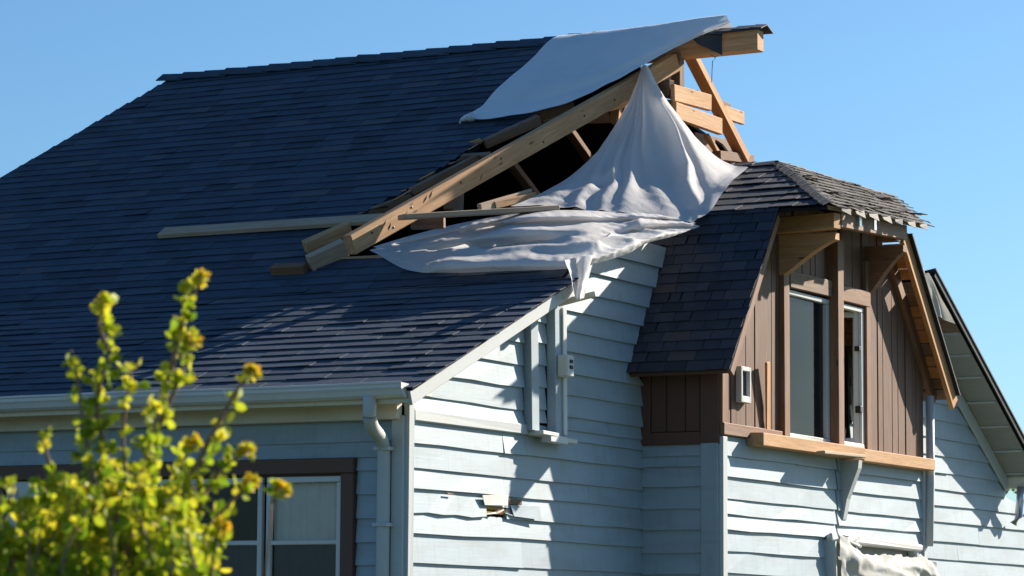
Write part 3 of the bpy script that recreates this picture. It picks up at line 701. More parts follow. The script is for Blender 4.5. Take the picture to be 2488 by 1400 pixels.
vpost('corner_post', BT0+.06, .12, 3.38, dtop(BT0+.06)-.02, .03, M['cladtrim'])
beam('window_header', (BX+.03, 5.76, 4.955), (BX+.03, 6.80, 4.965), .07, .16, M['oldwood'], dw)
beam('window_header', (BX+.03, 6.96, 4.955), (BX+.03, 7.80, 4.955), .07, .16, M['cladtrim'], dw)
beam('base_board', (BX+.02, BT0, 3.44), (BX+.02, 5.6, 3.44), .05, .11, M['cladtrim'], dw)
# left window: grey frame, dusty pane, curtain behind
def dwin(a, b, z0, z1, fr, pane, label=None):
    w = empty('dormer_window', (BX, a, z0), house)
    beam('window_frame', (BX+.0, a, z1-.025), (BX+.0, b, z1-.025), .06, .05, fr, w)
    beam('window_frame', (BX+.0, a, z0+.025), (BX+.0, b, z0+.025), .07, .05, fr, w)
    beam('window_frame', (BX, a+.02, z0+.05), (BX, a+.02, z1-.05), .04, .06, fr, w, up=AX)
    beam('window_frame', (BX, b-.035, z0+.05), (BX, b-.035, z1-.05), .07, .06, fr, w, up=AX)
    if pane: slab('pane', [(BX-.012, a+.03, z0+.04), (BX-.012, b-.06, z0+.04), (BX-.012, b-.06, z1-.04), (BX-.012, a+.03, z1-.04)], AX, .004, pane, w)
    return w
w1 = dwin(W1[0], W1[1], WZ0, WZ1-.02, M['trim'], M['dusty'])
v = []; f = []
for i in range(25):
    y = W1[0]+.02+i*(W1[1]-W1[0]-.04)/24; v += [(BX-.16+.02*math.sin(i*1.7), y, WZ0), (BX-.16+.02*math.sin(i*1.7+.3), y, WZ1)]
for i in range(24): f.append((2*i, 2*i+2, 2*i+3, 2*i+1))
mobj('curtain', v, f, M['darkcurtain'], w1, smooth=True)
# right window: casement standing ajar, dark room behind
w2 = dwin(W2[0], W2[1], WZ0, WZ1-.02, M['white'], None)
hinge = Vector((BX-.03, W2[1]-.09, WZ0+.05)); dr = Vector((-.80, -.6, 0)).normalized()
cs = w2
for s in (0, .40): beam('casement_stile', hinge+dr*s, hinge+dr*s+AZ*1.33, .045, .05, M['white'], cs, up=dr)
for zz in (.03, 1.30): beam('casement_rail', hinge+dr*.02+AZ*zz, hinge+dr*.38+AZ*zz, .045, .06, M['white'], cs)
box('latch', (BX-.02, W2[1]-.13, WZ0+.36), (BX+.04, W2[1]-.07, WZ0+.43), M['black'], w2, .006)
box('latch', (BX-.02, W2[1]-.14, WZ0+.98), (BX+.035, W2[1]-.09, WZ0+1.03), M['black'], w2, .006)
beam('window_stop', (BX-.08, W2[0]+.09, WZ0), (BX-.08, W2[0]+.09, WZ1), .11, .02, M['cream'], w2, up=AX)
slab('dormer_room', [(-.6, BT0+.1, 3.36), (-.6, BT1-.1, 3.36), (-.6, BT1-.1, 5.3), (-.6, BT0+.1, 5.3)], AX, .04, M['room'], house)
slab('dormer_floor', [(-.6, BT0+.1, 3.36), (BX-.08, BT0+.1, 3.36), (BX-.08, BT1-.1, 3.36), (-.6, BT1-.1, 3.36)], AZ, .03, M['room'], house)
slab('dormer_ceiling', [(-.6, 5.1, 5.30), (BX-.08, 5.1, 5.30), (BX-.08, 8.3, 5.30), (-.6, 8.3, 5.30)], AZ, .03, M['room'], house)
# left cheek of the dormer
ck = empty('cheek_wall', (0, BT0, 3.3), house)
slab('cheek_sheathing', [(0, BT0+.005, 3.3), (BX-.002, BT0+.005, 3.3), (BX-.002, BT0+.005, 4.25), (0, BT0+.005, 4.25)], NE, .06, M['brownpaint'], ck)
x = .10
for wx in (.16, .19, .15):
    box('cheek_panel', (x, BT0-.012, 3.42), (x+wx-.012, BT0+.004, 4.1), M['brownpaint'], ck, .003); x += wx
box('cheek_trim', (.0, BT0-.03, 3.30), (.095, BT0+.003, 4.1), M['brownpaint'], ck)
box('cheek_trim', (.60, BT0-.03, 3.30), (BX+.002, BT0+.003, 4.1), M['brownpaint'], ck)
box('cheek_trim', (.096, BT0-.03, 3.30), (.599, BT0+.003, 3.415), M['brownpaint'], ck)
# sill beam, split pieces, bracket
beam('sill_beam', (BX+.09, 4.85, 3.375), (BX+.09, 7.35, 3.375), .17, .12, M['lumber'], house)
beam('sill_beam', (BX+.08, 7.36, 3.365), (BX+.08, 9.36, 3.365), .15, .12, M['lumber'], house)
slab('sill_bracket', [(BX, 7.12, 3.29), (BX+.20, 7.12, 3.30), (BX+.19, 7.12, 3.22), (BX+.07, 7.12, 2.92), (BX+.03, 7.12, 2.72), (BX, 7.12, 2.70)], NE, .09, M['trim'], house)

# dormer roof ---------------------------------------------------------------
dr_roof = empty('dormer_roof', (0, 0, 0), house)
SL = Vector((0, LK[0]-LB[0], LK[1]-LB[1])); LL = SL.length; SL.normalize(); NL = AX.cross(SL)
SU = Vector((0, PK[0]-LK[0], PK[1]-LK[1])); LU = SU.length; SU.normalize(); NU = AX.cross(SU)
OL = Vector((0, *LB)); OU = Vector((0, *LK))
slab('roof_deck', [OL+AX*-.3+SL*0, OL+AX*DRX, OL+AX*DRX+SL*LL, OL-AX*.6+SL*LL], NL, .03, M['felt'], dr_roof)
shingles('dormer_shingle', dr_roof, OL, AX, SL, [(-.05, -.03), (DRX+.015, -.03), (DRX+.015, LL), (-.9, LL), (-.9, LL*.75), (-.05, LL*.55)], .118, .21, M['dshingle'], 230, .005, .009)
HBL = Vector((1.52, 5.05, 5.53)); PKP = Vector((.25, PK[0], 6.26))
hn = None
HBR = onX(2252, 548, 1.22)
hn = (HBL-PKP).cross(HBR-PKP).normalized()
if hn.z < 0: hn = -hn
HK = onP(2176, 481, PKP, hn)
# upper slope, left of the hip
slab('roof_deck', [OU-AX*1.4, OU+AX*DRX, HBL-Vector((0, .0, .012)), PKP-NU*.01, Vector((-1.4, *PK))-NU*.01], NU, .03, M['felt'], dr_roof)
hipu = (PKP-OU).x, (PKP-OU).dot(SU); hb = (HBL-OU).x, (HBL-OU).dot(SU)
shingles('dormer_shingle', dr_roof, OU, AX, SU, [(-1.2, 0), (hb[0], 0), hipu, (-1.2, LU)], .26, .24, M['dshingle'], 70, .006, .016)
# hip face, weathered and ragged
eu = (HBR-HBL); eu_l = eu.length; eu.normalize(); ev = hn.cross(eu)
if ev.z < 0: ev = -ev
def huv(p): q = p-HBL; return (q.dot(eu), q.dot(ev))
slab('hip_deck', [HBL, HBR, HK, PKP], hn, .04, M['oldwood'], dr_roof)
if eu.cross(ev).z > 0:
    shingles('hip_shingle', dr_roof, HBL+hn*.004, eu, ev, [huv(HBL+ev*-.06-eu*.0), huv(HBR-ev*.04), huv(HK), huv(PKP)], .115, .22, M['hshingle'], 150, .012, .012, .07, .009)
# right steep slope seen from inside: spaced sheathing boards under dark shingles
SR = Vector((0, RB[0]-RKt[0], RB[1]-RKt[1])); LR = SR.length; SR.normalize(); NR = SR.cross(AX)
if NR.y < 0: NR = -NR
ORr = Vector((0, *RKt))
slab('roof_deck', [Vector((-1.2, PK[0], PK[1]-.04)), PKP-AZ*.04, Vector((.95, RKt[0], RKt[1]-.03)), Vector((-1.2, RKt[0], RKt[1]-.03))], (0, .37, .93), .03, M['darkwood'], dr_roof)
slab('shingle_layer', [ORr+AX*.98+SR*.0+NR*.045, ORr+AX*(DRX+.05)+NR*.045, ORr+AX*(DRX+.05)+SR*LR+NR*.045, ORr+AX*.98+SR*LR+NR*.045], NR, .02, M['dshingle'], dr_roof)
slab('shingle_layer', [ORr-AX*.3+SR*.75+NR*.045, ORr+AX*.979+SR*.75+NR*.045, ORr+AX*.979+SR*LR+NR*.045, ORr-AX*.3+SR*LR+NR*.045], NR, .02, M['dshingle'], dr_roof)
v = .10; k = 0
while v < LR-.02:
    w = R.uniform(.12, .16)
    if not (.26 < v < .40 or .52 < v < .62):
        p = ORr+SR*(v+w/2)+NR*.012
        beam('sheathing_board', p-AX*.2, p+AX*(DRX-.06), w, .022, M['orange'] if R.random() < .5 else M['darkwood'], dr_roof, up=NR, bev=.003)
    v += w+.012; k += 1
p0 = ORr+AX*(DRX-.02)-NR*.05
beam('rake_board', p0+SR*-.02, p0+SR*(LR+.06), .05, .17, M['orange'], dr_roof, up=NR)
p0 = ORr+AX*(BX+.03)-NR*.08
beam('rake_rafter', p0+SR*.1, p0+SR*LR, .05, .12, M['cladtrim'], dr_roof, up=NR)
# left rake edge board
p0 = OL+AX*(DRX-.02)-NL*.06
beam('rake_board', p0+SL*-.02, p0+SL*(LL-.03), .04, .09, M['cladtrim'], dr_roof, up=NL)
beam('eave_edge', OL-AX*.0-NL*.03+Vector((0, .03, -.01)), OL+AX*DRX-NL*.03+Vector((0, .03, -.01)), .05, .04, M['brownpaint'], dr_roof)
# caps
sh = HBL-PKP
caps('hip_cap', dr_roof, HBL+Vector((.03, -.03, .0)), PKP, (-SU*.6+AX*-.1).normalized(), (eu*.9-ev*.15).normalized(), .20, .12, M['dshingle'])
caps('ridge_cap', dr_roof, PKP, (-1.0, PK[0], PK[1]+.02), -SU, Vector((0, .93, -.37)), .24, .12, M['dshingle'])
caps('hip_cap', dr_roof, HK, PKP+Vector((-.02, .03, .02)), (-eu*.5-ev*.25+Vector((.2, 0, 0))).normalized(), Vector((0, .8, -.6)), .22, .09, M['dshingle'])
# hip eave: lookout beam, front beam, metal straps
beam('lookout_beam', (BX-.02, 5.60, 5.44), (1.42, 5.52, 5.445), .13, .15, M['lumber'], dr_roof)
beam('eave_beam', Vector((1.40, 5.60, 5.47)), onX(2196, 566, 1.12), .07, .15, M['cladtrim'], dr_roof)
def bracket(t, top_out, zt_, zb_, th, mat):
    prof = [(BX, zt_), (top_out, zt_-.005), (top_out, zt_-.07)]
    for i in range(1, 7):
        s = i/7; prof.append((top_out+(BX+.06-top_out)*s, (zt_-.07)+(zb_-zt_+.07)*(s**1.25)))
    prof += [(BX+.05, zb_), (BX, zb_)]
    slab('bracket', [(x, t, z) for x, z in prof], NE, th, mat, dr_roof)
bracket(5.62, 1.36, 5.36, 4.98, .10, M['lumber']); bracket(7.80, 1.20, 5.50, 5.02, .10, M['cladtrim'])
for px, py in ((2057, 528), (2090, 536), (2126, 545)):
    c = onX(px, py, 1.40); box('metal_strap', c-Vector((.006, .03, .06)), c+Vector((.006, .03, .07)), M['metal'], dr_roof, .002)
for i in range(7):
    c = HBL.lerp(HBR, .08+i*.13)-ev*.05
    flap('torn_felt', [c+hn*.01, c+eu*.25+hn*.03, c+eu*.22-ev*R.uniform(.02, .05)-AZ*.03, c-ev*R.uniform(.0, .03)-AZ*.01], M['hshingle'], dr_roof)
# small vent box on the cladding
vb = empty('wall_vent', (BX+.02, 4.71, 3.84), house)
for lo, hi in (((BX+.01, 4.60, 3.70), (BX+.07, 4.63, 4.03)), ((BX+.01, 4.79, 3.70), (BX+.07, 4.82, 4.03)), ((BX+.01, 4.631, 3.99), (BX+.07, 4.789, 4.03)), ((BX+.01, 4.631, 3.70), (BX+.07, 4.789, 3.76))):
    box('vent_frame', lo, hi, M['white'], vb, .005)
box('vent_screen', (BX+.01, 4.631, 3.761), (BX+.035, 4.789, 3.989), M['darkcurtain'], vb, 0)

# ------------------------------------------------------------------ loose things on and against the house
def loose(o, label, cat, group=None): return tag(o, label, cat, group)
NF = .045
o = beam('plank', onroof(392, 566, NF), onroof(935, 530, NF), .16, .045, M['paleplank'], None, up=Nup)
loose(o, 'long grey plank lying across the blue shingles left of the hole', 'plank', 'loose planks on the roof')
o = beam('plank', onX(975, 528, -1.55), onX(1350, 506, -.75), .14, .05, M['paleplank'], None, up=AZ)
loose(o, 'plank spanning the hole from the long rafter to the white sheet', 'plank', 'loose planks on the roof')
o = roof_beam('timber_offcut', (742, 604), (850, 556), .11, .13, M['lumber'], .06, None)
loose(o, 'sunlit broken timber just above the lower end of the long rafter', 'timber', 'broken timbers lying on the roof')
o = roof_beam('timber_offcut', (752, 642), (838, 602), .10, .16, M['paleplank'], .07, None)
loose(o, 'square cut timber block below the lower end of the long rafter', 'timber', 'broken timbers lying on the roof')
o = beam('timber_offcut', onroof(664, 656, .04), onroof(744, 654, .04), .10, .10, M['darkwood'], None, up=Nup)
loose(o, 'short dark block lowest of the timbers lying on the shingles', 'timber', 'broken timbers lying on the roof')
o = beam('wood_strip', onX(1863, 880, BX+.07), onX(1866, 1064, BX+.03), .10, .03, M['orange'], None, up=AX, wob=.012)
loose(o, 'yellow split wood strip standing on the sill left of the dormer window', 'wood strip')
o = beam('broken_board', onX(1990, 1099, BX+.20), onX(2090, 1109, BX+.20), .12, .03, M['paleplank'], None)
loose(o, 'short thin board lying on the sill beam above the grey bracket', 'board')
o = tube('wire', [onX(1725, 132, -.45), onX(1738, 140, -.42), onX(1748, 130, -.4), onX(1738, 140, -.42), onX(1731, 150, -.45), onX(1730, 175, -.45), onX(1729, 200, -.45)], .004, M['black'], None, 5)
loose(o, 'thin dark wire dangling under the overhanging ridge beam', 'wire')

# --- cloth helper: smooth sheet through a grid of control points, wrinkled
def sheet_mesh(rows, nu, nv, disp, th=.004):
    P = []
    for j in range(nv+1):
        s = j/nv; cols = [spline([r[c] for r in rows], s) for c in range(len(rows[0]))]
        P.append([spline(cols, i/nu) for i in range(nu+1)])
    Nn = []
    for j in range(nv+1):
        row = []
        for i in range(nu+1):
            du = P[j][min(i+1, nu)]-P[j][max(i-1, 0)]; dv = P[min(j+1, nv)][i]-P[max(j-1, 0)][i]
            n = du.cross(dv); n = n.normalized() if n.length > 1e-9 else AX
            if n.dot(CAM-P[j][i]) < 0: n = -n
            row.append(n)
        Nn.append(row)
    v = [P[j][i]+Nn[j][i]*disp(i/nu, j/nv, P[j][i]) for j in range(nv+1) for i in range(nu+1)]
    f = [(j*(nu+1)+i, j*(nu+1)+i+1, (j+1)*(nu+1)+i+1, (j+1)*(nu+1)+i) for j in range(nv) for i in range(nu)]
    return v, f
def cloth_obj(name, rows, nu, nv, disp, mat, parent=None, th=0, sim=None):
    v, f = sheet_mesh(rows, nu, nv, disp)
    if sim: v = drape(v, nu, nv, **sim)
    o = mobj(name, v, f, mat, parent, None, True)
    if th: md = o.modifiers.new('thickness', 'SOLIDIFY'); md.thickness = th; md.offset = 0
    return o
def drape(v, nu, nv, excess, pins, steps, grav, floor=None, bend=.12, seed=1, hold=.03, smooth=3):
    """lets a pinned sheet with surplus cloth sag and buckle into folds"""
    rg = np.random.RandomState(seed); P = np.array([tuple(q) for q in v]).reshape(nv+1, nu+1, 3); Q = P.copy()
    w = np.ones((nv+1, nu+1)); w[pins] = 0
    E_ = excess
    idx = np.arange((nv+1)*(nu+1)).reshape(nv+1, nu+1); batches = []
    def addb(a, b, st, par):
        for k in (0, 1):
            m = (par % 2) == k
            aa, bb = a[m], b[m]; L = np.linalg.norm(P.reshape(-1, 3)[aa]-P.reshape(-1, 3)[bb], axis=1)*(1+E_.reshape(-1)[aa]); batches.append((aa, bb, L, st))
    J, I = np.mgrid[0:nv+1, 0:nu+1]
    addb(idx[:, :-1], idx[:, 1:], 1, I[:, :-1]); addb(idx[:-1], idx[1:], 1, J[:-1])
    addb(idx[:-1, :-1], idx[1:, 1:], .5, I[:-1, :-1]); addb(idx[:-1, 1:], idx[1:, :-1], .5, I[:-1, 1:])
    addb(idx[:, :-2], idx[:, 2:], bend, I[:, :-2]//2); addb(idx[:-2], idx[2:], bend, J[:-2]//2)
    X = P.reshape(-1, 3).copy(); W = w.reshape(-1); X += rg.normal(0, .004, X.shape)*W[:, None]; O = X.copy(); H = X.copy()
    for st in range(steps):
        Vv = (X-O)*.93; O = X.copy(); X = X+Vv*W[:, None]; X[:, 2] -= grav*W; X += (H-X)*(hold*W)[:, None]
        for it in range(3):
            for aa, bb, L, k in batches:
                d = X[bb]-X[aa]; l = np.linalg.norm(d, axis=1)+1e-9; wa, wb = W[aa], W[bb]
                c = (k*(l-L)/l/np.maximum(wa+wb, 1e-9))[:, None]*d
                X[aa] += c*wa[:, None]; X[bb] -= c*wb[:, None]
            if floor is not None: X = floor(X, W)
    X = X.reshape(nv+1, nu+1, 3)
    for k in range(smooth):
        Y = X.copy(); Y[1:-1, 1:-1] = .5*X[1:-1, 1:-1]+.125*(X[:-2, 1:-1]+X[2:, 1:-1]+X[1:-1, :-2]+X[1:-1, 2:]); X = Y
    return [Vector(q) for q in X.reshape(-1, 3)]
def ridged(p, f, seed=0): return 1-abs(noise.noise((p.x*f[0]+seed, p.y*f[1], p.z*f[2])))*2

# tarp over the ridge
top = [(1352, 95), (1410, 89), (1465, 83), (1525, 76), (1590, 68), (1655, 60), (1715, 54), (1768, 48)]
bot = [(1122, 291), (1212, 287), (1305, 270), (1400, 240), (1500, 194), (1600, 138), (1690, 92), (1774, 54)]
rows = []
for s in (0, .33, .66, 1):
    rows.append([])
    for a, b in zip(top, bot):
        px, py = a[0]+(b[0]-a[0])*s, a[1]+(b[1]-a[1])*s
        rows[-1].append(onroof(px, py, .07+.03*math.sin(math.pi*s)))
back = [p+Vector((0, .35, -.22)) for p in rows[0]]
rows[0] = [p+AZ*.03 for p in rows[0]]
rows = [back]+rows
def dsp(u, v, p):
    return .035*noise.noise((p.x*1.2+p.y*.6, (p.z-p.x)*.5, 3))+.03*math.exp(-((v-.72-.12*u)/.05)**2)*min(1, u*2)+.012*noise.noise((p.x*5, p.y*3, p.z*5))*(.3+v)-.03*math.exp(-((v-.85)/.06)**2)
o = cloth_obj('tarp', rows, 70, 50, dsp, M['tarp'])
loose(o, 'smooth blue grey tarp draped over the roof ridge above the long rafter', 'tarp')
ends = tube('tied_corner', [onroof(1150, 283, .10), onroof(1133, 287, .09), onroof(1122, 291, .06), onroof(1116, 300, .04)], .03, M['tarp'], o, 7, radii=[.05, .035, .02, .006])
tube('tie_cord', [onroof(1134, 284, .12), onroof(1131, 290, .12), onroof(1133, 296, .06)], .006, M['white'], o, 5)

# sheet hung from the rafter like a tent
ap = R1a.lerp(R1b, .90)
cols = [
 [(1558, 166), (1528, 250), (1478, 340), (1392, 425), (1322, 468), (1240, 503)],
 [(1560, 161), (1540, 250), (1502, 340), (1450, 425), (1420, 468), (1390, 512)],
 [(1563, 158), (1558, 250), (1545, 340), (1525, 425), (1510, 475), (1495, 522)],
 [(1566, 157), (1578, 250), (1588, 340), (1595, 425), (1600, 475), (1605, 530)],
 [(1569, 158), (1600, 240), (1640, 330), (1667, 410), (1682, 475), (1692, 545)],
 [(1572, 160), (1612, 240), (1668, 325), (1710, 390), (1738, 440), (1758, 466)],
 [(1576, 164), (1618, 240), (1685, 322), (1737, 372), (1785, 400), (1817, 403)]]
X0s = [-.95, -.92, -.90, -.86, -.80, -.84, -.90]; X1s = [-1.15, -.72, -.35, .03, .30, .36, .06]
rows = []
for j in range(6):
    s = j/5; rows.append([onX(*cols[c][j], X0s[c]+(X1s[c]-X0s[c])*(s**1.1)) for c in range(7)])
def dsp(u, v, p):
    g = min(1, v*2.5); w = u+.015*noise.noise((u*4, v*5, 2))*(1+2*v); d = 0
    for c, b, a, k in ((.05, .02, .07, .026), (.12, .05, .11, .022), (.20, .07, .13, .022), (.29, .07, .12, .028), (.39, .05, .05, .045), (.655, .01, .13, .026), (.80, -.03, .04, .05), (.92, -.03, .045, .03)):
        x = (w-c-b*v)/(k*(1+.9*v)); d += a*g*(math.exp(-abs(x)**1.35)-.5*math.exp(-(x-1.9)**2))*(1-.45*v)*(.85+.3*noise.noise((c*40, v*1.5, 3)))
    d += .03*v*v*noise.noise((u*4, v*3, 4))+.004*g*noise.noise((u*16, v*7, 9))
    q = ((u-.22)/.07)**2+((v-.66)/.10)**2; d += .03*math.exp(-q)*math.sin(v*30+u*12)
    return d
nu, nv = 130, 80
ex = np.array([[.012+.05*max(0, noise.noise((i/nu*4, j/nv*3, 5)))+.03*max(0, .45-i/nu) for i in range(nu+1)] for j in range(nv+1)])
pin = np.zeros((nv+1, nu+1), bool); pin[:2] = True; pin[-1] = True; pin[:, 0] = True; pin[:, -1] = True
o = cloth_obj('canvas_sheet', rows, nu, nv, dsp, M['cloth'], sim=dict(excess=ex, pins=pin, steps=50, grav=.00015, bend=.3, hold=.04, smooth=8))
loose(o, 'white canvas sheet hanging like a tent from the long rafter', 'sheet')
# crumpled sheet over the foot of the opening: rows run from the top hem to the front hem; the last number is how far the fold stands out
PX = (906, 990, 1085, 1190, 1300, 1400, 1490, 1570, 1640, 1692)
hem0 = (600, 575, 550, 529, 513, 511, 515, 519, 527, 541)
hem1 = (612, 655, 664, 662, 657, 650, 628, 592, 572, 553)
X_top = (-2.30, -2.02, -1.66, -1.28, -.86, -.58, -.36, -.10, .10, .30)
X_bot = [onroof(px, y, .03).x for px, y in zip(PX[:5], hem1[:5])]+[.30, .36, .32, .30, .35]
prof = [(0, 0), (.10, .07), (.20, -.06), (.34, .05), (.52, -.10), (.70, .04), (.80, .16), (.90, .12), (1.0, 0)]
rows = []
for s_, rel in prof:
    row = []
    for c, px in enumerate(PX):
        k = min(1, c*.5, (9-c)*.45); ph = .5+.5*math.sin(c*1.7+s_*4)
        y = hem0[c]+(hem1[c]-hem0[c])*s_; X = X_top[c]+(X_bot[c]-X_top[c])*s_
        row.append(onX(px+(8*math.sin(s_*7+c) if 0 < s_ < 1 else 0), y, X+rel*k*(.55+.6*ph)))
    rows.append(row)
def dsp(u, v, p):
    e = max(math.sin(math.pi*min(1, max(0, v*.9)))**.6, 0); r = min(1, (1-u)*3.2)*min(1, u*6)
    fold = lambda x: (1-abs(math.sin(x)))**1.6
    n = noise.noise((u*3, v*2, 2))
    d = .03*fold(v*4.4+u*1.6+1.4*n)*(.4+.6*u)-.01
    d += .06*fold(u*15-v*5+2.4*noise.noise((u*5, v*3, 6)))*max(0, u-.42)*1.8
    d += .045*fold(v*6-u*5+1.8*noise.noise((u*4, v*4, 11)))*max(0, .85-u)
    d += .02*noise.noise((u*9+v*3, v*3-u*2, 5))+.016*fold(u*34+v*11+3*noise.noise((u*8, v*6, 8)))*noise.noise((u*6, v*3, 4))
    return d*e*r
nu, nv = 170, 60
ex = np.array([[.008+.05*max(0, noise.noise((i/nu*5, j/nv*3, 9)))+.035*max(0, i/nu-.4) for i in range(nu+1)] for j in range(nv+1)])
pin = np.zeros((nv+1, nu+1), bool); pin[0] = True; pin[-1] = True; pin[:, 0] = True; pin[:, -1] = True
def floor(X, W):
    t = X[:, 1]; z = np.where(t < K0[0], E0[1]+(t-E0[0])*(K0[1]-E0[1])/(K0[0]-E0[0]), K0[1]+(t-K0[0])*(RG[1]-K0[1])/(RG[0]-K0[0]))
    lim = np.where((X[:, 0] < .25) & (t < 2.9), z+.03, -9); m = (X[:, 2] < lim) & (W > 0); X[m, 2] = lim[m]; return X
o = cloth_obj('canvas_sheet', rows, nu, nv, dsp, M['cloth'], sim=dict(excess=ex, pins=pin, steps=50, grav=.0001, floor=floor, bend=.3, seed=3, hold=.04, smooth=2))
loose(o, 'crumpled white canvas sheet spread flat over the foot of the roof hole', 'sheet')
tl = [[(1362, 636), (1390, 628), (1420, 622), (1452, 618)], [(1380, 664), (1394, 664), (1414, 664), (1434, 656)], [(1390, 692), (1399, 698), (1409, 702), (1422, 694)], [(1398, 724), (1402, 728), (1407, 729), (1413, 724)]]
rows = [[onX(*p, .30+(.05, -.01, .07, .02)[i]+.03*j) for i, p in enumerate(r)] for j, r in enumerate(tl)]
cloth_obj('hanging_tail', rows, 30, 30, lambda u, v, p: .045*(1-abs(math.sin(u*8+v*1.5)))*(1-v*.5)+.012*noise.noise((u*6, v*5, 1)), M['cloth'], o)

# loose membrane strips on the far rake
rows = [[onX(px, py, .5+.05*k) for k, (px, py) in enumerate(r)] for r in ([(2226, 640), (2240, 656), (2252, 668)], [(2238, 684), (2258, 694), (2276, 706)], [(2250, 722), (2272, 730), (2296, 742)], [(2258, 762), (2284, 772), (2316, 786)])]
o = cloth_obj('membrane_scrap', rows, 16, 16, lambda u, v, p: .03*math.sin(u*11+v*3), M['scrap'])
loose(o, 'torn white membrane scrap fluttering on the far roof edge beside the dormer', 'membrane scrap')
# crumpled white membrane in the torn bay patch
rows = []
L_ = [(2038, 1300), (2110, 1348), (2180, 1350), (2240, 1356), (2272, 1368)]; Mm = [(2040, 1340), (2100, 1362), (2170, 1372), (2240, 1378), (2280, 1392)]; B_ = [(2042, 1380), (2090, 1400), (2170, 1398), (2240, 1404), (2286, 1412)]; C_ = [(2046, 1440), (2090, 1445), (2170, 1450), (2240, 1455), (2286, 1460)]
for r, Xr in ((L_, (.10, .05, .06, .05, .09)), (Mm, (.13, .16, .14, .17, .12)), (B_, (.11, .12, .18, .12, .13)), (C_, (.10, .14, .11, .15, .10))):
    rows.append([onX(*p, BX+x) for p, x in zip(r, Xr)])
def dsp(u, v, p): return .03*(1-abs(math.sin(u*9-v*4+2*noise.noise((u*3, v*3, 1)))))+.015*noise.noise((u*9, v*5, 6))
nu, nv = 50, 34
ex = np.full((nv+1, nu+1), .03); pin = np.zeros((nv+1, nu+1), bool); pin[0, ::3] = True; pin[-1] = True; pin[:, 0] = True; pin[:, -1] = True
o = cloth_obj('membrane_sheet', rows, nu, nv, dsp, M['scrap'], sim=dict(excess=ex, pins=pin, steps=30, grav=.0002, bend=.2, hold=.04, smooth=3))
loose(o, 'crumpled white membrane bulging from the torn patch low on the bay', 'membrane sheet')

# ------------------------------------------------------------------ shrub in front
SD = 9.0
def at(px, py, d=SD): return CAM+ray(px, py)*d
base = at(300, 1400); base.z = 0
shrub = empty('shrub', base)
tag(shrub, 'yellow green leafy shrub with orange tipped shoots in front of the house', 'shrub')
def leaf_geo(c, d, n, L, w):
    s = d.cross(n).normalized(); n2 = s.cross(d)
    return [c, c+d*L*.35+s*w*.42+n2*L*.08, c+d*L*.75+s*w*.40+n2*L*.05, c+d*L-n2*L*.06, c+d*L*.75-s*w*.40+n2*L*.05, c+d*L*.35-s*w*.42+n2*L*.08, c+d*L*.55-n2*L*.04], \
        [(0, 1, 6), (1, 2, 6), (2, 3, 6), (3, 4, 6), (4, 5, 6), (5, 0, 6)]
leaves = []; blooms = []
def rdir():
    while True:
        v = Vector((R.uniform(-1, 1), R.uniform(-1, 1), R.uniform(-1, 1)))
        if .05 < v.length < 1: return v.normalized()
def rosette(c, n, L, bias=.5):
    for _ in range(n):
        d = (rdir()+AZ*.35).normalized(); leaves.append((c+rdir()*L*.25, d, rdir(), 1.12*L*R.uniform(.6, 1.3), 1.12*L*R.uniform(.6, 1.0), min(1, max(0, R.gauss(bias, .2)))))
def shoot(px, r0, r1, spacing, L, bloom=True, d0=SD, dens=1, dd=None):
    d = d0+R.uniform(-.25, .25); pts = [at(x, y, d+(dd or 0)*i) for i, (x, y) in enumerate(px)]
    fine = [spline(pts, k/(6*(len(pts)-1))) for k in range(6*(len(pts)-1)+1)] if len(pts) > 2 else [pts[0].lerp(pts[1], k/8) for k in range(9)]
    n = len(fine)
    tube('stem', fine, r0, M['bark'], shrub, 6, True, [r0+(r1-r0)*i/(n-1) for i in range(n)], Matrix.Translation(fine[0]))
    tot = sum((b-a).length for a, b in zip(fine, fine[1:])); acc = 0; nxt = 0
    for i, (a, b) in enumerate(zip(fine, fine[1:])):
        l = (b-a).length; 
        while nxt < acc+l:
            s = nxt/tot; p = a.lerp(b, (nxt-acc)/l)
            if s > .18 or dens > 1: rosette(p+rdir()*L*.7, R.randint(3, 5), L, .45+.3*s)
            nxt += 1.0*spacing*R.uniform(.5, 1.6)
        acc += l
    if bloom: blooms.append(fine[-1])
shoot([(330, 1400), (352, 1150), (398, 970), (430, 840), (455, 750), (490, 680)], .016, .004, .022, .036)
shoot([(300, 1300), (352, 1120), (420, 960), (470, 830)], .012, .004, .024, .036)
shoot([(250, 1400), (262, 1150), (235, 980), (262, 860), (240, 790), (252, 735)], .011, .004, .018, .034)
shoot([(240, 1250), (205, 1050), (190, 930), (172, 850)], .009, .003, .020, .032, False)
shoot([(330, 1400), (310, 1200), (300, 1050), (320, 895)], .009, .003, .028, .032, False)
shoot([(380, 1400), (420, 1250), (480, 1125), (540, 1010), (578, 945), (612, 908)], .012, .004, .040, .036)
shoot([(440, 1400), (480, 1240), (540, 1140), (600, 1100)], .009, .003, .034, .034)
shoot([(420, 1400), (500, 1290), (570, 1210), (608, 1175)], .009, .003, .036, .034)
shoot([(380, 1400), (400, 1250), (440, 1130), (470, 1080)], .008, .003, .030, .034)
shoot([(300, 1400), (330, 1200), (375, 1040), (385, 960)], .010, .004, .030, .034, False)
shoot([(660, 1225), (672, 1205), (684, 1190)], .004, .003, .014, .030)
tube('stem', [at(640, 1420), at(655, 1300), at(660, 1225)], .004, M['bark'], shrub, 6)
shoot([(200, 1400), (140, 1200), (110, 1090), (95, 1060)], .008, .003, .034, .030, False)
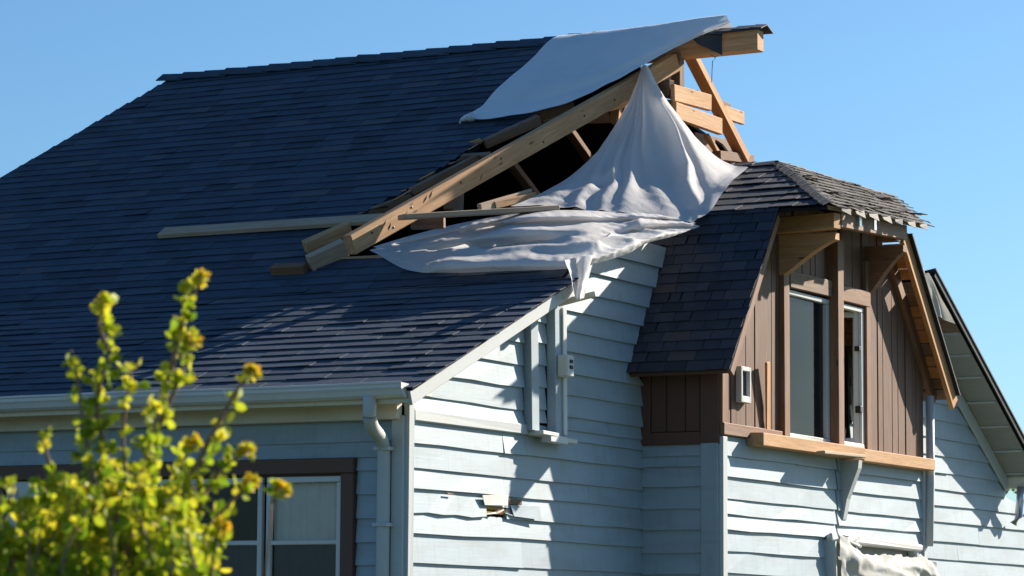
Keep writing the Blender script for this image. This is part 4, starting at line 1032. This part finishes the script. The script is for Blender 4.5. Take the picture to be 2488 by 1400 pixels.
for k in range(84):
    x0 = R.uniform(-60, 520); x1 = x0+R.uniform(-60, 70); y1 = R.uniform(1130, 1330)+max(0, x1-420)*.5+max(0, 90-x1)*.4
    shoot([(x0, 1460), ((x0+x1)/2+R.uniform(-20, 20), (1460+y1)/2), (x1, y1)], .007, .003, .020, .034, R.random() < .12, SD+R.uniform(-.35, .5), 2)
for k in range(10):
    x0 = R.uniform(60, 480); y1 = R.uniform(1190, 1300)
    shoot([(x0, 1450), (x0+R.uniform(-20, 40), (1450+y1)/2), (x0+R.uniform(-30, 60), y1)], .006, .003, .022, .034, False, SD+.7, 2)
for x in (200, 290, 380):   # the woody legs down to the soil
    p = at(x, 1400); tube('trunk', [(base.x+R.uniform(-.1, .1), base.y+R.uniform(-.1, .1), -.02), (p.x*.5+base.x*.5, p.y*.5+base.y*.5, 1.0), p], .02, M['bark'], shrub, 7, True, [.03, .022, .014], Matrix.Translation(base))
vis = lambda c: -.02 < proj(c)[0]/2488 < 1.02 and proj(c)[1] < 1420
leaves = [l for l in leaves if proj(l[0])[1] < 1500]
order = sorted(range(len(leaves)), key=lambda i: (0 if vis(leaves[i][0]) else 1, proj(leaves[i][0])[2]-leaves[i][3]*6))
sv = []; sf = []; sr = []
for q, i in enumerate(order):
    c, d, n, L, w, rv = leaves[i]
    if abs(d.dot(n)) > .95: n = Vector((n.y, n.z, n.x))
    if q < 300:
        vv, ff = leaf_geo(Vector((0, 0, 0)), d, n, L, w); mobj('leaf', vv, ff, M['leaf'], shrub, Matrix.Translation(c), True, rv)
    else:
        vv, ff = leaf_geo(c, d, n, L, w); b = len(sv); sv += vv; sf += [tuple(b+x for x in t) for t in ff]; sr += [rv]*6
tag(mobj('foliage', sv, sf, M['leaf'], shrub, None, True, sr), kind='stuff')
for c in blooms:
    vv = []; ff = []; rr = []
    for k in range(46):
        d = (rdir()+AZ*.5).normalized(); a, f_ = leaf_geo(c+d*.006, d, rdir(), .026*R.uniform(.8, 1.3), .017); b = len(vv); vv += a; ff += [tuple(b+x for x in t) for t in f_]; rr += [R.random()]*6
    Mw = Matrix.Translation(c); inv = Mw.inverted(); mobj('flower_head', [inv @ Vector(q) for q in vv], ff, M['bloom'], shrub, Mw, True, rr)

# ------------------------------------------------------------------ tree far behind the right end of the house
tb = CAM+ray(2475, 1500)*62; tb.z = 0
tree = empty('tree', tb)
tag(tree, 'hazy olive tree glimpsed behind the far eave at the right edge', 'tree')
tp = tb+AZ*2.6
tube('trunk', [tb, tb+Vector((.1, 0, 1.4)), tp, tp+Vector((.3, .2, 1.2))], .2, M['bark'], tree, 8, True, [.26, .2, .15, .08], Matrix.Translation(tb))
for k in range(6):
    a = k*1.05; e = tp+Vector((math.cos(a)*1.3, math.sin(a)*1.3, R.uniform(.6, 1.5))); tube('limb', [tp-AZ*.4, tp.lerp(e, .5)+AZ*.2, e], .06, M['bark'], tree, 6, True, [.09, .06, .02], Matrix.Translation(tb))
vv = []; ff = []; rr = []
cl = [tp+Vector((R.gauss(0, 1.0), R.gauss(0, 1.0), R.gauss(.9, .75))) for _ in range(46)]
for c in cl:
    br = R.gauss(.5, .2)
    for k in range(70):
        p = c+rdir()*R.uniform(.05, .5); a, f_ = leaf_geo(p, rdir(), rdir(), .13, .08); b = len(vv); vv += a; ff += [tuple(b+x for x in t) for t in f_]; rr += [min(1, max(0, br+R.gauss(0, .15)))]*6
inv = Matrix.Translation(tb).inverted(); mobj('crown', [inv @ q for q in vv], ff, M['treeleaf'], tree, Matrix.Translation(tb), True, rr)
